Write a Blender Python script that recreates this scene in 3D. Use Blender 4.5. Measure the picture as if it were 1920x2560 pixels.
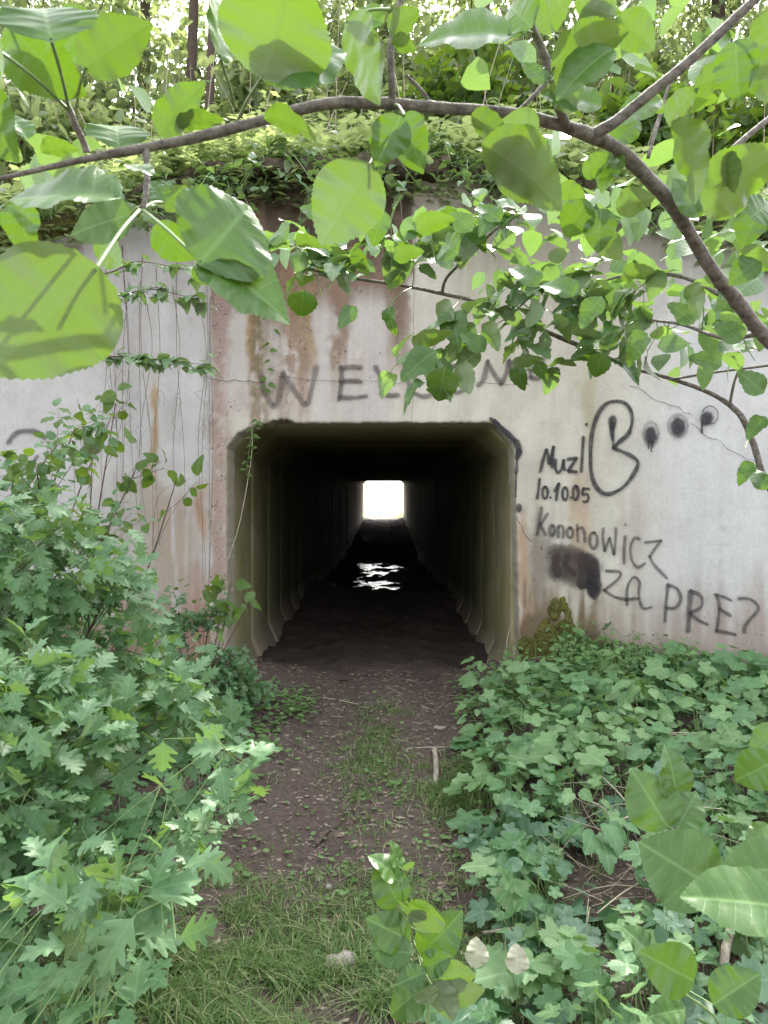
import bpy, math, random
import numpy as np
from mathutils import Vector, Matrix

random.seed(7)
RS = np.random.RandomState(11)
for o in list(bpy.data.objects):
    bpy.data.objects.remove(o)
SC = bpy.context.scene
COL = SC.collection

# ------------------------------------------------------------------ camera, light, exposure
CZ = 1.6
FPX = 1923.0
cam_d = bpy.data.cameras.new("camera")
cam = bpy.data.objects.new("camera", cam_d)
COL.objects.link(cam)
cam.location = (0, 0, CZ)
cam.rotation_euler = (math.radians(90), 0, 0)
cam_d.sensor_width = 36
cam_d.lens = 36 * FPX / 2560
cam_d.clip_start = 0.05
cam_d.clip_end = 3000
cam_d.dof.use_dof = True
cam_d.dof.focus_distance = 5.2
cam_d.dof.aperture_fstop = 18
SC.camera = cam

SUN_EL, SUN_AZ = 50.0, 14.0          # the sun stands beyond the embankment, a little to the right
W = bpy.data.worlds.new("World")
SC.world = W
W.use_nodes = True
wn = W.node_tree
bg = wn.nodes["Background"]
sky = wn.nodes.new("ShaderNodeTexSky")
sky.sky_type = 'NISHITA'
sky.sun_disc = False
sky.sun_elevation = math.radians(SUN_EL)
sky.sun_rotation = math.radians(SUN_AZ)
sky.air_density = 1.0
sky.dust_density = 3.0
hs = wn.nodes.new("ShaderNodeHueSaturation")      # thin high cloud: the same sky, less blue
hs.inputs["Saturation"].default_value = 0.2
hs.inputs["Value"].default_value = 1.0
wn.links.new(sky.outputs[0], hs.inputs["Color"])
wn.links.new(hs.outputs[0], bg.inputs[0])
bg.inputs[1].default_value = 0.15
sun_d = bpy.data.lights.new("sun", 'SUN')
sun_d.energy = 2.0
sun_d.angle = math.radians(0.6)
sun_d.color = (1.0, 0.95, 0.84)
sun = bpy.data.objects.new("sun", sun_d)
COL.objects.link(sun)
sd = Vector((math.sin(math.radians(SUN_AZ)) * math.cos(math.radians(SUN_EL)),
             math.cos(math.radians(SUN_AZ)) * math.cos(math.radians(SUN_EL)),
             math.sin(math.radians(SUN_EL))))
sun.rotation_euler = sd.to_track_quat('Z', 'Y').to_euler()
sun.location = (3, 10, 30)
SC.view_settings.view_transform = 'Standard'
SC.view_settings.look = 'None'
SC.view_settings.exposure = 2.5
SC.view_settings.gamma = 1.0
SC.cycles.use_denoising = True
SC.cycles.max_bounces = 8
SC.cycles.diffuse_bounces = 4
SC.cycles.transmission_bounces = 6
SC.cycles.transparent_max_bounces = 12
SC.cycles.sample_clamp_indirect = 6.0

# ------------------------------------------------------------------ small helpers
def P(X, Y, D):
    """a point at distance D whose place in the 1920x2560 photograph is X, Y"""
    return Vector(((X - 960) / FPX * D, D, CZ + (1280 - Y) / FPX * D))
K = 1920 / 1659.0
def Q(x, y, D):
    return P(x * K, y * K, D)

def ss(a, b, x):
    t = np.clip((np.asarray(x, float) - a) / (b - a), 0, 1)
    return t * t * (3 - 2 * t)

class VN:
    """value noise on a lattice, numpy"""
    def __init__(s, seed):
        r = np.random.RandomState(seed)
        s.t = r.rand(256, 256)
    def __call__(s, x, y):
        x = np.asarray(x, float); y = np.asarray(y, float)
        xi = np.floor(x).astype(int); yi = np.floor(y).astype(int)
        fx = x - xi; fy = y - yi
        fx = fx * fx * (3 - 2 * fx); fy = fy * fy * (3 - 2 * fy)
        a = s.t[xi & 255, yi & 255]; b = s.t[(xi + 1) & 255, yi & 255]
        c = s.t[xi & 255, (yi + 1) & 255]; d = s.t[(xi + 1) & 255, (yi + 1) & 255]
        return (a * (1 - fx) + b * fx) * (1 - fy) + (c * (1 - fx) + d * fx) * fy
N1, N2, N3 = VN(1), VN(2), VN(3)
def fbm(x, y, o=4, n=N1):
    v = 0; a = 0.5; tot = 0
    for k in range(o):
        v = v + a * n(x * 2 ** k + 17 * k, y * 2 ** k + 9 * k); tot += a; a *= 0.5
    return v / tot

def tag(o, label=None, cat=None, group=None, kind=None):
    if label: o["label"] = label
    if cat: o["category"] = cat
    if group: o["group"] = group
    if kind: o["kind"] = kind
    return o

def mesh_np(name, V, Fs, uv=None, col=None, smooth=True, mat=None):
    """V (n,3); Fs list of (m,k) int arrays; uv (n,2) per vertex; col (n,4) per vertex"""
    me = bpy.data.meshes.new(name)
    V = np.asarray(V, np.float32)
    if not isinstance(Fs, (list, tuple)): Fs = [Fs]
    Fs = [np.asarray(f, np.int32) for f in Fs if len(f)]
    me.vertices.add(len(V)); me.vertices.foreach_set("co", V.ravel())
    li = np.concatenate([f.ravel() for f in Fs])
    sizes = np.concatenate([np.full(len(f), f.shape[1], np.int32) for f in Fs])
    starts = np.concatenate([[0], np.cumsum(sizes)[:-1]]).astype(np.int32)
    me.loops.add(len(li)); me.loops.foreach_set("vertex_index", li)
    me.polygons.add(len(sizes)); me.polygons.foreach_set("loop_start", starts)
    me.update(calc_edges=True)
    if uv is not None:
        l = me.uv_layers.new(name="UVMap")
        l.data.foreach_set("uv", np.asarray(uv, np.float32)[li].ravel())
    if col is not None:
        a = me.color_attributes.new("Col", 'FLOAT_COLOR', 'POINT')
        a.data.foreach_set("color", np.asarray(col, np.float32).ravel())
    if smooth:
        me.polygons.foreach_set("use_smooth", np.ones(len(sizes), bool))
    if mat: me.materials.append(mat)
    return me

def link(name, me, parent=None, loc=None):
    o = bpy.data.objects.new(name, me)
    COL.objects.link(o)
    if parent is not None:
        o.parent = parent
        o.location = -parent.location if loc is None else Vector(loc) - parent.location
    elif loc is not None:
        o.location = loc
    return o

def empty(name, loc, label, cat, group=None):
    o = bpy.data.objects.new(name, None)
    COL.objects.link(o)
    o.location = loc
    o.empty_display_size = 0.1
    tag(o, label, cat, group)
    return o

class Geo:
    """collects pieces, builds one mesh"""
    def __init__(s): s.V = []; s.T = []; s.Qd = []; s.U = []; s.n = 0
    def add(s, V, T=None, Qd=None, U=None):
        V = np.asarray(V, float); s.V.append(V)
        if T is not None and len(T): s.T.append(np.asarray(T) + s.n)
        if Qd is not None and len(Qd): s.Qd.append(np.asarray(Qd) + s.n)
        s.U.append(np.zeros((len(V), 2)) if U is None else np.asarray(U, float))
        s.n += len(V)
    def mesh(s, name, mat, smooth=True):
        F = []
        if s.T: F.append(np.concatenate(s.T))
        if s.Qd: F.append(np.concatenate(s.Qd))
        return mesh_np(name, np.concatenate(s.V), F, np.concatenate(s.U), smooth=smooth, mat=mat)

def catmull(pts, rad, sub):
    pts = [np.array(p, float) for p in pts]; n = len(pts); out = []; r = []
    for i in range(n - 1):
        p0 = pts[max(i - 1, 0)]; p1 = pts[i]; p2 = pts[i + 1]; p3 = pts[min(i + 2, n - 1)]
        for k in range(sub):
            t = k / sub
            out.append(0.5 * ((2 * p1) + (-p0 + p2) * t + (2 * p0 - 5 * p1 + 4 * p2 - p3) * t * t + (-p0 + 3 * p1 - 3 * p2 + p3) * t ** 3))
            r.append(rad[i] * (1 - t) + rad[i + 1] * t)
    out.append(pts[-1]); r.append(rad[-1])
    return np.array(out), np.array(r)

def tube(geo, pts, rad, nseg=6, sub=4, rough=0.0, cap=True):
    C, R = catmull(pts, rad, sub) if sub > 1 else (np.array([np.array(p, float) for p in pts]), np.array(rad, float))
    n = len(C)
    if rough: R = R * (1 + rough * 1.6 * (N3(np.arange(n) * .31 + C[0][0] * 40, np.arange(n) * .0) - .5)); C = C + (RS.rand(n, 3) - .5) * R[:, None] * rough * .8
    T = np.gradient(C, axis=0); T /= (np.linalg.norm(T, axis=1)[:, None] + 1e-9)
    ref = np.array([0.31, 0.2, 0.93]) if abs(T[0][2]) < .9 else np.array([0.9, 0.1, 0.1])
    a = np.linspace(0, 2 * math.pi, nseg, endpoint=False)
    V = []
    for i in range(n):
        x = np.cross(T[i], ref); x /= np.linalg.norm(x) + 1e-9
        y = np.cross(T[i], x)
        rr = R[i] * (1 + (rough * (RS.rand(nseg) - .5) if rough else 0))
        V.append(C[i] + (np.cos(a) * rr)[:, None] * x + (np.sin(a) * rr)[:, None] * y)
    V = np.concatenate(V)
    i = np.arange(n - 1)[:, None] * nseg; j = np.arange(nseg)[None, :]; j2 = (j + 1) % nseg
    Qd = np.stack([i + j, i + j2, i + nseg + j2, i + nseg + j], -1).reshape(-1, 4)
    U = np.stack([np.tile(np.arange(nseg) / nseg, n), np.repeat(np.arange(n) / max(n - 1, 1), nseg)], -1)
    T3 = []
    if cap:
        V = np.concatenate([V, [C[0]], [C[-1]]]); U = np.concatenate([U, [[0, 0], [0, 1]]])
        b = n * nseg
        for k in range(nseg):
            T3.append([b, (k + 1) % nseg, k]); T3.append([b + 1, (n - 1) * nseg + k, (n - 1) * nseg + (k + 1) % nseg])
    geo.add(V, T3, Qd, U)
    return C

# ------------------------------------------------------------------ materials
class NT:
    def __init__(s, name):
        s.m = bpy.data.materials.new(name); s.m.use_nodes = True
        s.t = s.m.node_tree; s.t.nodes.clear()
        s.out = s.n("ShaderNodeOutputMaterial")
    def n(s, t, **kw):
        x = s.t.nodes.new(t)
        for k, v in kw.items(): setattr(x, k, v)
        return x
    def l(s, a, b): s.t.links.new(a, b)
    def val(s, node, key, v): node.inputs[key].default_value = v
    def math(s, op, a, b=None, c=None, clamp=False):
        x = s.n("ShaderNodeMath", operation=op, use_clamp=clamp)
        for i, v in enumerate((a, b, c)):
            if v is None: continue
            if isinstance(v, (int, float)): x.inputs[i].default_value = v
            else: s.l(v, x.inputs[i])
        return x.outputs[0]
    def mix(s, f, a, b, blend='MIX'):
        x = s.n("ShaderNodeMix", data_type='RGBA', blend_type=blend)
        for i, v in ((0, f), (6, a), (7, b)):
            if isinstance(v, (int, float)): x.inputs[i].default_value = v
            elif isinstance(v, tuple): x.inputs[i].default_value = v + (1,) if len(v) == 3 else v
            else: s.l(v, x.inputs[i])
        return x.outputs[2]
    def noise(s, scale, detail=4, rough=.55, vec=None, dist=0):
        x = s.n("ShaderNodeTexNoise"); s.val(x, "Scale", scale); s.val(x, "Detail", detail); s.val(x, "Roughness", rough); s.val(x, "Distortion", dist)
        if vec is not None: s.l(vec, x.inputs["Vector"])
        return x.outputs[0]
    def rng(s, v, a, b, c=0., d=1.):
        x = s.n("ShaderNodeMapRange"); s.l(v, x.inputs[0])
        for i, q in enumerate((a, b, c, d)): x.inputs[i + 1].default_value = q
        return x.outputs[0]
    def bump(s, h, dist, strength=1.0, nrm=None):
        x = s.n("ShaderNodeBump"); s.l(h, x.inputs["Height"]); s.val(x, "Distance", dist); s.val(x, "Strength", strength)
        if nrm is not None: s.l(nrm, x.inputs["Normal"])
        return x.outputs[0]
    def bsdf(s, col, rough, nrm=None, spec=.5):
        x = s.n("ShaderNodeBsdfPrincipled")
        for k, v in (("Base Color", col), ("Roughness", rough), ("Specular IOR Level", spec)):
            if isinstance(v, tuple): x.inputs[k].default_value = v + (1,)
            elif isinstance(v, (int, float)): x.inputs[k].default_value = v
            else: s.l(v, x.inputs[k])
        if nrm is not None: s.l(nrm, x.inputs["Normal"])
        return x
    def done(s, sh): s.l(sh, s.out.inputs[0]); return s.m

def leaf_mat(name, a, b, trans, vein=.5, rough=.42, spec=.5, tw=.42, nv=7, back=(.16, .22, .12), backmix=.55, bump=.3):
    g = NT(name)
    oi = g.n("ShaderNodeObjectInfo"); ge = g.n("ShaderNodeNewGeometry")
    r = g.math('FRACT', g.math('ADD', oi.outputs["Random"], ge.outputs["Random Per Island"]))
    uv = g.n("ShaderNodeUVMap"); sp = g.n("ShaderNodeSeparateXYZ"); g.l(uv.outputs[0], sp.inputs[0])
    u = g.math('ABSOLUTE', sp.outputs[0]); v = sp.outputs[1]
    ph = g.math('MULTIPLY', g.math('SUBTRACT', v, g.math('MULTIPLY', u, .32)), nv)
    tri = g.math('ABSOLUTE', g.math('SUBTRACT', g.math('FRACT', ph), .5))
    side = g.rng(tri, .0, .06, 1, 0)
    mid = g.rng(u, .0, .03, 1, 0)
    vn = g.math('MULTIPLY', g.math('MAXIMUM', mid, g.math('MULTIPLY', side, .55)), vein)
    nz = g.noise(38, 3, .6, ge.outputs["Position"])
    col = g.mix(r, a, b)
    col = g.mix(g.rng(nz, .3, .75, 0, .5), col, tuple(c * .55 for c in a))
    spk = g.noise(210, 2, .5, ge.outputs["Position"])
    col = g.mix(g.rng(spk, .70, .76, 0, .6), col, (.20, .15, .06))
    colt = g.mix(vn, col, tuple(min(1, c * 1.6 + .05) for c in b))
    bk = g.mix(g.math('MULTIPLY', vn, .5), back, tuple(min(1, c * 1.3) for c in back))
    colf = g.mix(g.math('MULTIPLY', ge.outputs["Backfacing"], backmix), colt, bk)
    h = g.math('ADD', g.math('ADD', g.math('MULTIPLY', vn, -.45), nz), g.math('MULTIPLY', tri, .7))
    bp = g.bump(h, .0022, bump)
    p = g.bsdf(colf, rough, bp, spec)
    t = g.n("ShaderNodeBsdfTranslucent")
    g.l(g.mix(g.math('MULTIPLY', vn, .8), g.mix(r, trans, tuple(c * .72 for c in trans)), tuple(c * .6 for c in trans)), t.inputs[0])
    g.l(bp, t.inputs["Normal"])
    mx = g.n("ShaderNodeMixShader"); mx.inputs[0].default_value = tw
    g.l(p.outputs[0], mx.inputs[1]); g.l(t.outputs[0], mx.inputs[2])
    return g.done(mx.outputs[0])

M = {}
M['apple'] = leaf_mat("apple_leaf", (.065, .16, .035), (.11, .22, .055), (.11, .205, .008), vein=.6, rough=.36, spec=.6, back=(.28, .34, .22), backmix=.6, tw=.42)
M['haw'] = leaf_mat("hawthorn_leaf", (.08, .185, .08), (.14, .26, .12), (.22, .38, .06), vein=.3, rough=.5, spec=.5, back=(.14, .2, .11), nv=4, tw=.36)
M['hazel'] = leaf_mat("sapling_leaf", (.07, .14, .035), (.11, .19, .05), (.26, .42, .03), vein=.5, rough=.5, spec=.4, nv=9, tw=.45)
M['herb'] = leaf_mat("herb_leaf", (.09, .21, .08), (.14, .28, .12), (.2, .36, .08), vein=.45, rough=.48, spec=.5, nv=6, tw=.34)
M['apple_pale'] = leaf_mat("pale_apple_leaf", (.13, .24, .10), (.22, .33, .18), (.19, .33, .05), vein=.4, rough=.42, spec=.6, back=(.30, .36, .25), backmix=.6, tw=.42)
M['herb_pale'] = leaf_mat("pale_herb_leaf", (.15, .28, .11), (.21, .35, .15), (.24, .42, .08), vein=.45, rough=.5, spec=.5, nv=6, tw=.34)
M['herb_blue'] = leaf_mat("bluish_herb_leaf", (.075, .175, .09), (.115, .225, .125), (.16, .32, .09), vein=.5, rough=.42, spec=.6, nv=6, tw=.3)
M['ivy'] = leaf_mat("round_leaf", (.14, .26, .085), (.19, .32, .12), (.26, .42, .08), vein=.2, rough=.5, spec=.35, nv=5, tw=.34)
M['bank'] = leaf_mat("bank_leaf", (.15, .23, .10), (.30, .36, .20), (.46, .56, .20), vein=.0, rough=.4, spec=.8, nv=5, tw=.5, bump=.05)
M['pale'] = leaf_mat("pale_leaf", (.40, .41, .29), (.46, .46, .34), (.4, .45, .3), vein=.25, rough=.6, spec=.3, back=(.6, .62, .5), tw=.2)

def simple(name, c1, c2, scale=30, rough=.8, bump=.003, spec=.3, vec='obj', detail=5):
    g = NT(name)
    ge = g.n("ShaderNodeNewGeometry")
    nz = g.noise(scale, detail, .62, ge.outputs["Position"])
    oi = g.n("ShaderNodeObjectInfo")
    f = g.math('ADD', g.rng(nz, .3, .7, 0, 1), g.math('MULTIPLY', g.math('SUBTRACT', ge.outputs["Random Per Island"], .5), .5), clamp=True)
    p = g.bsdf(g.mix(f, c1, c2), rough, g.bump(nz, bump), spec)
    return g.done(p.outputs[0])
M['bark'] = simple("apple_bark", (.06, .052, .045), (.22, .20, .17), 85, .7, .006)
M['barkdark'] = simple("dark_bark", (.05, .038, .03), (.12, .09, .07), 40, .85, .004)
M['stalk'] = simple("green_stalk", (.12, .20, .07), (.22, .30, .12), 30, .5, .0005)
M['redstem'] = simple("brown_stem", (.07, .035, .03), (.13, .08, .06), 30, .7, .0005)
M['dry'] = simple("dry_stalk", (.30, .25, .17), (.52, .46, .36), 50, .8, .0005)
M['deadwood'] = simple("dead_wood", (.20, .16, .12), (.42, .37, .31), 45, .85, .003)
M['stone'] = simple("stone", (.16, .14, .12), (.34, .31, .28), 18, .9, .004)
M['litter'] = simple("litter", (.06, .045, .035), (.30, .25, .19), 60, .9, .001)
M['moss'] = simple("moss", (.035, .045, .012), (.14, .13, .03), 70, .95, .01)
M['thatch'] = simple("thatch", (.10, .08, .05), (.27, .22, .14), 25, .9, .003)

def grass_mat():
    g = NT("grass_blade")
    ge = g.n("ShaderNodeNewGeometry")
    c = g.n("ShaderNodeValToRGB"); g.l(ge.outputs["Random Per Island"], c.inputs[0])
    e = c.color_ramp.elements
    e[0].position = 0; e[0].color = (.06, .12, .035, 1); e[1].position = 1; e[1].color = (.42, .38, .24, 1)
    k = e.new(.45); k.color = (.10, .19, .05, 1); k = e.new(.8); k.color = (.18, .26, .09, 1)
    p = g.bsdf(c.outputs[0], .5, None, .4)
    t = g.n("ShaderNodeBsdfTranslucent"); g.l(g.mix(.6, c.outputs[0], (.3, .5, .1)), t.inputs[0])
    mx = g.n("ShaderNodeMixShader"); mx.inputs[0].default_value = .35
    g.l(p.outputs[0], mx.inputs[1]); g.l(t.outputs[0], mx.inputs[2])
    return g.done(mx.outputs[0])
M['grass'] = grass_mat()

def soil_mat():
    g = NT("soil")
    ge = g.n("ShaderNodeNewGeometry"); pos = ge.outputs["Position"]
    a = g.noise(2.2, 4, .6, pos); b = g.noise(26, 6, .7, pos); c = g.noise(140, 3, .7, pos)
    col = g.mix(g.rng(b, .3, .7), (.058, .041, .036), (.135, .100, .086))
    col = g.mix(g.rng(a, .45, .7, 0, .55), col, (.12, .098, .075))
    v = g.n("ShaderNodeTexVoronoi"); g.l(pos, v.inputs["Vector"]); g.val(v, "Scale", 120)
    col = g.mix(g.rng(v.outputs["Distance"], .0, .22, .45, 0), col, (.20, .165, .13))
    sp = g.n("ShaderNodeSeparateXYZ"); g.l(pos, sp.inputs[0])
    col = g.mix(g.rng(sp.outputs[1], 4.6, 7.5, 0, .6), col, (.034, .024, .02))      # earth turns darker towards the culvert mouth
    h = g.math('ADD', g.math('MULTIPLY', b, 1.0), g.math('MULTIPLY', c, .35))
    p = g.bsdf(col, .88, g.bump(h, .02, .9), .25)
    return g.done(p.outputs[0])
M['soil'] = soil_mat()

def bank_mat():
    g = NT("bank_soil")
    ge = g.n("ShaderNodeNewGeometry"); pos = ge.outputs["Position"]
    a = g.noise(1.4, 5, .65, pos); b = g.noise(20, 5, .7, pos)
    col = g.mix(g.rng(b, .3, .7), (.05, .045, .02), (.11, .12, .045))
    col = g.mix(g.rng(a, .45, .65), col, (.08, .13, .035))
    p = g.bsdf(col, .9, g.bump(b, .04, .9), .2)
    return g.done(p.outputs[0])
M['bank_soil'] = bank_mat()

def field_mat():
    g = NT("meadow")
    ge = g.n("ShaderNodeNewGeometry"); pos = ge.outputs["Position"]
    a = g.noise(.3, 5, .65, pos); b = g.noise(6, 5, .7, pos)
    col = g.mix(g.rng(a, .3, .7), (.30, .30, .16), (.42, .38, .26))
    col = g.mix(g.rng(b, .3, .7, 0, .5), col, (.22, .24, .10))
    return g.done(g.bsdf(col, .9, g.bump(b, .04, .6), .2).outputs[0])
M['field'] = field_mat()

def wall_mat():
    g = NT("cast_concrete")
    ge = g.n("ShaderNodeNewGeometry"); pos = ge.outputs["Position"]
    at = g.n("ShaderNodeAttribute"); at.attribute_name = "Col"
    n1 = g.noise(3.0, 6, .65, pos); n2 = g.noise(45, 5, .7, pos); n3 = g.noise(260, 2, .6, pos)
    mp = g.n("ShaderNodeMapping"); g.l(pos, mp.inputs[0]); mp.inputs["Scale"].default_value = (14, 14, .7)
    st = g.noise(1.0, 5, .65, mp.outputs[0])
    col = g.mix(g.rng(n1, .35, .7, 0, .22), at.outputs["Color"], (.34, .31, .27), 'MULTIPLY')
    f = g.math('ADD', g.math('MULTIPLY', g.rng(st, .3, .7, -.5, .5), .10), g.math('MULTIPLY', g.rng(n2, .3, .7, -.5, .5), .14))
    sc = g.n("ShaderNodeVectorMath", operation='SCALE'); g.l(col, sc.inputs[0]); g.l(g.math('ADD', f, 1.0), sc.inputs["Scale"])
    # pits where the mask (alpha) says the surface has popped
    vo = g.n("ShaderNodeTexVoronoi"); g.l(pos, vo.inputs["Vector"]); g.val(vo, "Scale", 78)
    sel = g.n("ShaderNodeSeparateColor"); g.l(vo.outputs["Color"], sel.inputs[0])
    vo2 = g.n("ShaderNodeTexVoronoi"); g.l(pos, vo2.inputs["Vector"]); g.val(vo2, "Scale", 34)
    sel2 = g.n("ShaderNodeSeparateColor"); g.l(vo2.outputs["Color"], sel2.inputs[0])
    pit = g.math('MULTIPLY', g.rng(vo.outputs["Distance"], .22, .34, 1, 0), g.math('LESS_THAN', sel.outputs[0], g.math('MULTIPLY', at.outputs["Alpha"], .42)))
    pit2 = g.math('MULTIPLY', g.rng(vo2.outputs["Distance"], .16, .26, 1, 0), g.math('LESS_THAN', sel2.outputs[1], g.math('MULTIPLY', at.outputs["Alpha"], .25)))
    pit = g.math('MULTIPLY', g.math('MAXIMUM', pit, pit2), g.rng(g.noise(9, 3, .6, pos), .42, .58, .1, 1))
    pm = g.mix(g.rng(pit, 0, 1, 0, .85), sc.outputs[0], (.085, .055, .045))
    h = g.math('ADD', g.math('ADD', g.math('MULTIPLY', n2, .6), g.math('MULTIPLY', n3, .25)), g.math('MULTIPLY', pit, -1.5))
    p = g.bsdf(pm, .85, g.bump(h, .006, .8), .25)
    return g.done(p.outputs[0])
M['wall'] = wall_mat()

def tunnel_mat():
    g = NT("culvert_concrete")
    ge = g.n("ShaderNodeNewGeometry"); pos = ge.outputs["Position"]
    oi = g.n("ShaderNodeObjectInfo")
    n1 = g.noise(2.6, 6, .65, pos); n2 = g.noise(30, 5, .7, pos)
    sp = g.n("ShaderNodeSeparateXYZ"); g.l(pos, sp.inputs[0])
    col = g.mix(g.rng(n1, .35, .65), (.36, .31, .20), (.25, .23, .11))
    col = g.mix(g.math('MULTIPLY', oi.outputs["Random"], .5), col, (.20, .165, .11))
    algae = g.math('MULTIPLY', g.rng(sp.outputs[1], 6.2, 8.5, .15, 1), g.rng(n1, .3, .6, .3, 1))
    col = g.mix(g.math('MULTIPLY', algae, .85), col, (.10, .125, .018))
    col = g.mix(g.rng(sp.outputs[1], 7.0, 9.5, 0, .9), col, (.035, .030, .016))  # darkness of the tube's inside painted into the concrete colour with depth
    col = g.mix(g.rng(sp.outputs[1], 24, 34, 0, 1), col, (.34, .27, .19))  # daylight from the far end painted as paler concrete on the last rings
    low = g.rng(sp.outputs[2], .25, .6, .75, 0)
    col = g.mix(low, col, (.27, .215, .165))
    p = g.bsdf(col, .8, g.bump(g.math('ADD', n2, n1), .006, .7), .3)
    return g.done(p.outputs[0])
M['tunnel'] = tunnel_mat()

def water_mat():
    g = NT("water")
    ge = g.n("ShaderNodeNewGeometry"); pos = ge.outputs["Position"]
    mp = g.n("ShaderNodeMapping"); g.l(pos, mp.inputs[0]); mp.inputs["Scale"].default_value = (5, 2.2, 1)
    n = g.noise(1.6, 4, .6, mp.outputs[0], .6)
    p = g.bsdf((.02, .017, .012), .03, g.bump(n, .05, .55), .6)
    p.inputs["IOR"].default_value = 1.33
    return g.done(p.outputs[0])
M['water'] = water_mat()

def paint_mat(name, col, op, soft=.6, grit=.5, streak=False):
    """spray paint: opaque in the middle of the stroke, thin speckled overspray at its edge (uv.x = 0 middle, 1 edge)"""
    g = NT(name)
    uv = g.n("ShaderNodeUVMap"); sp = g.n("ShaderNodeSeparateXYZ"); g.l(uv.outputs[0], sp.inputs[0])
    ge = g.n("ShaderNodeNewGeometry")
    n = g.noise(150, 3, .8, ge.outputs["Position"]); n2 = g.noise(28, 4, .6, ge.outputs["Position"])
    e = g.math('ABSOLUTE', sp.outputs[0])
    e = g.math('ADD', e, g.math('MULTIPLY', g.math('SUBTRACT', n, .5), grit))
    e = g.math('ADD', e, g.math('MULTIPLY', g.math('SUBTRACT', n2, .5), .5))
    n4 = g.noise(420, 2, .6, ge.outputs["Position"])
    a = g.rng(e, 1 - soft, .96, 1, 0)
    x = g.n("ShaderNodeMapRange"); x.interpolation_type = 'SMOOTHSTEP'; g.l(e, x.inputs[0])
    x.inputs[1].default_value = 1 - soft; x.inputs[2].default_value = .96; x.inputs[3].default_value = 1; x.inputs[4].default_value = 0
    al = g.math('MULTIPLY', g.math('MULTIPLY', x.outputs[0], g.rng(n2, .25, .6, op * .65, op)), g.rng(n4, .34, .46, .45, 1))
    p = g.bsdf(col, .6, None, .3)
    tr = g.n("ShaderNodeBsdfTransparent")
    mx = g.n("ShaderNodeMixShader"); g.l(al, mx.inputs[0]); g.l(tr.outputs[0], mx.inputs[1]); g.l(p.outputs[0], mx.inputs[2])
    return g.done(mx.outputs[0])
M['paint'] = paint_mat("black_spray_paint", (.022, .02, .024), .93, .45, .4)
M['paint_thin'] = paint_mat("worn_black_paint", (.035, .03, .032), .72, .7, .55)
M['paint_faint'] = paint_mat("faded_paint", (.07, .05, .045), .5, .75, .6)
M['paint_mid'] = paint_mat("brownish_worn_paint", (.06, .048, .044), .68, .7, .6)
M['paint_halo'] = paint_mat("overspray", (.05, .05, .06), .32, .95, .5)
M['crack'] = paint_mat("crack", (.06, .05, .045), .7, .6, .5)

# ------------------------------------------------------------------ terrain heights
XL, XR, YW, SL = -1.357, 1.30, 6.0, 0.53
def y_wall(x):
    x = np.asarray(x, float)
    ax = np.where(x < XL, XL - x, np.where(x > XR, x - XR, 0))
    ax = np.minimum(ax, 3.0)
    return YW - SL * ax
def z_top(x):
    x = np.asarray(x, float)
    ax = np.where(x < XL, XL - x, np.where(x > XR, x - XR, 0))
    return np.where(ax <= 3.0, 4.22 - .60 * ax, np.maximum(.25, 2.42 - .9 * (ax - 3.0)))
def ground_h(x, y):
    x = np.asarray(x, float); y = np.asarray(y, float)
    h = .08 + .25 * ss(2.5, 6, y)
    side = ss(.45, 1.1, np.abs(x - .04))
    h = h + side * .10 + .10 * ss(1.0, 3.0, np.abs(x))
    # ruts
    h = h - .035 * np.exp(-((x + .28) / .16) ** 2) * (1 - side) - .045 * np.exp(-((x - .33) / .13) ** 2) * (1 - side)
    h = h + (fbm(x * 1.7, y * 1.7) - .5) * .10 + (fbm(x * 9, y * 9, 3, N2) - .5) * .05 + (fbm(x * 34, y * 34, 3, N3) - .5) * .026
    return h
def floor_rel(y):      # lowest line of the culvert, relative to the eye
    return np.interp(y, [6, 14, 22, 42.6], [-1.60, -1.52, -1.38, -.52])
WATER = CZ - 1.385

# ground sheet
def axis(lo, hi, a, b, fine, coarse):
    l = np.arange(lo, a, coarse); m = np.arange(a, b, fine); r = np.arange(b, hi + coarse, coarse)
    return np.concatenate([l, m, r])
def sheet(xs, ys, hf):
    X, Y = np.meshgrid(xs, ys, indexing='ij')
    V = np.stack([X, Y, hf(X, Y)], -1).reshape(-1, 3)
    nx, ny = len(xs), len(ys)
    i = np.arange(nx - 1)[:, None] * ny; j = np.arange(ny - 1)[None, :]
    Fq = np.stack([i + j, i + ny + j, i + ny + j + 1, i + j + 1], -1).reshape(-1, 4)
    return V, Fq
xs = axis(-40, 40, -2.2, 2.2, .018, 1.2)
ys = np.concatenate([np.arange(-40, 1.8, 1.1), np.arange(1.8, 6.0, .018), [6.0, 6.06]])
V, Fq = sheet(xs, ys, ground_h)
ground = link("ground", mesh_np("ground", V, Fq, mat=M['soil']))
tag(ground, kind="structure")

# tunnel floor mud
def mud_h(x, y):
    base = np.interp(y, [6.0, 7.0, 9.4, 12.4, 14.0, 20, 22, 42.6], [ground_h(0, 6.0) , .26, .265, WATER + .10, WATER - .008, WATER - .008, WATER + .06, CZ - .52 + .12])
    side = (np.abs(x + .1)) / 1.1
    h = base + .10 * np.clip(side * 1.6 - .45, 0, 2) * ss(9, 12, y) + (fbm(x * 3, y * 2, 4) - .5) * .17 + (fbm(x * 14, y * 9, 3, N2) - .5) * .05
    e = np.clip((y - 6.0) / .5, 0, 1)
    return h * e + ground_h(x, np.minimum(y, 6.06)) * (1 - e)
V, Fq = sheet(np.arange(-1.3, 1.15, .035), np.concatenate([np.arange(6.02, 12, .04), np.arange(12, 42.8, .10)]), mud_h)
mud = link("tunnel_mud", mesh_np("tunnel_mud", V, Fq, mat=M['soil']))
tag(mud, kind="structure")
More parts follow.
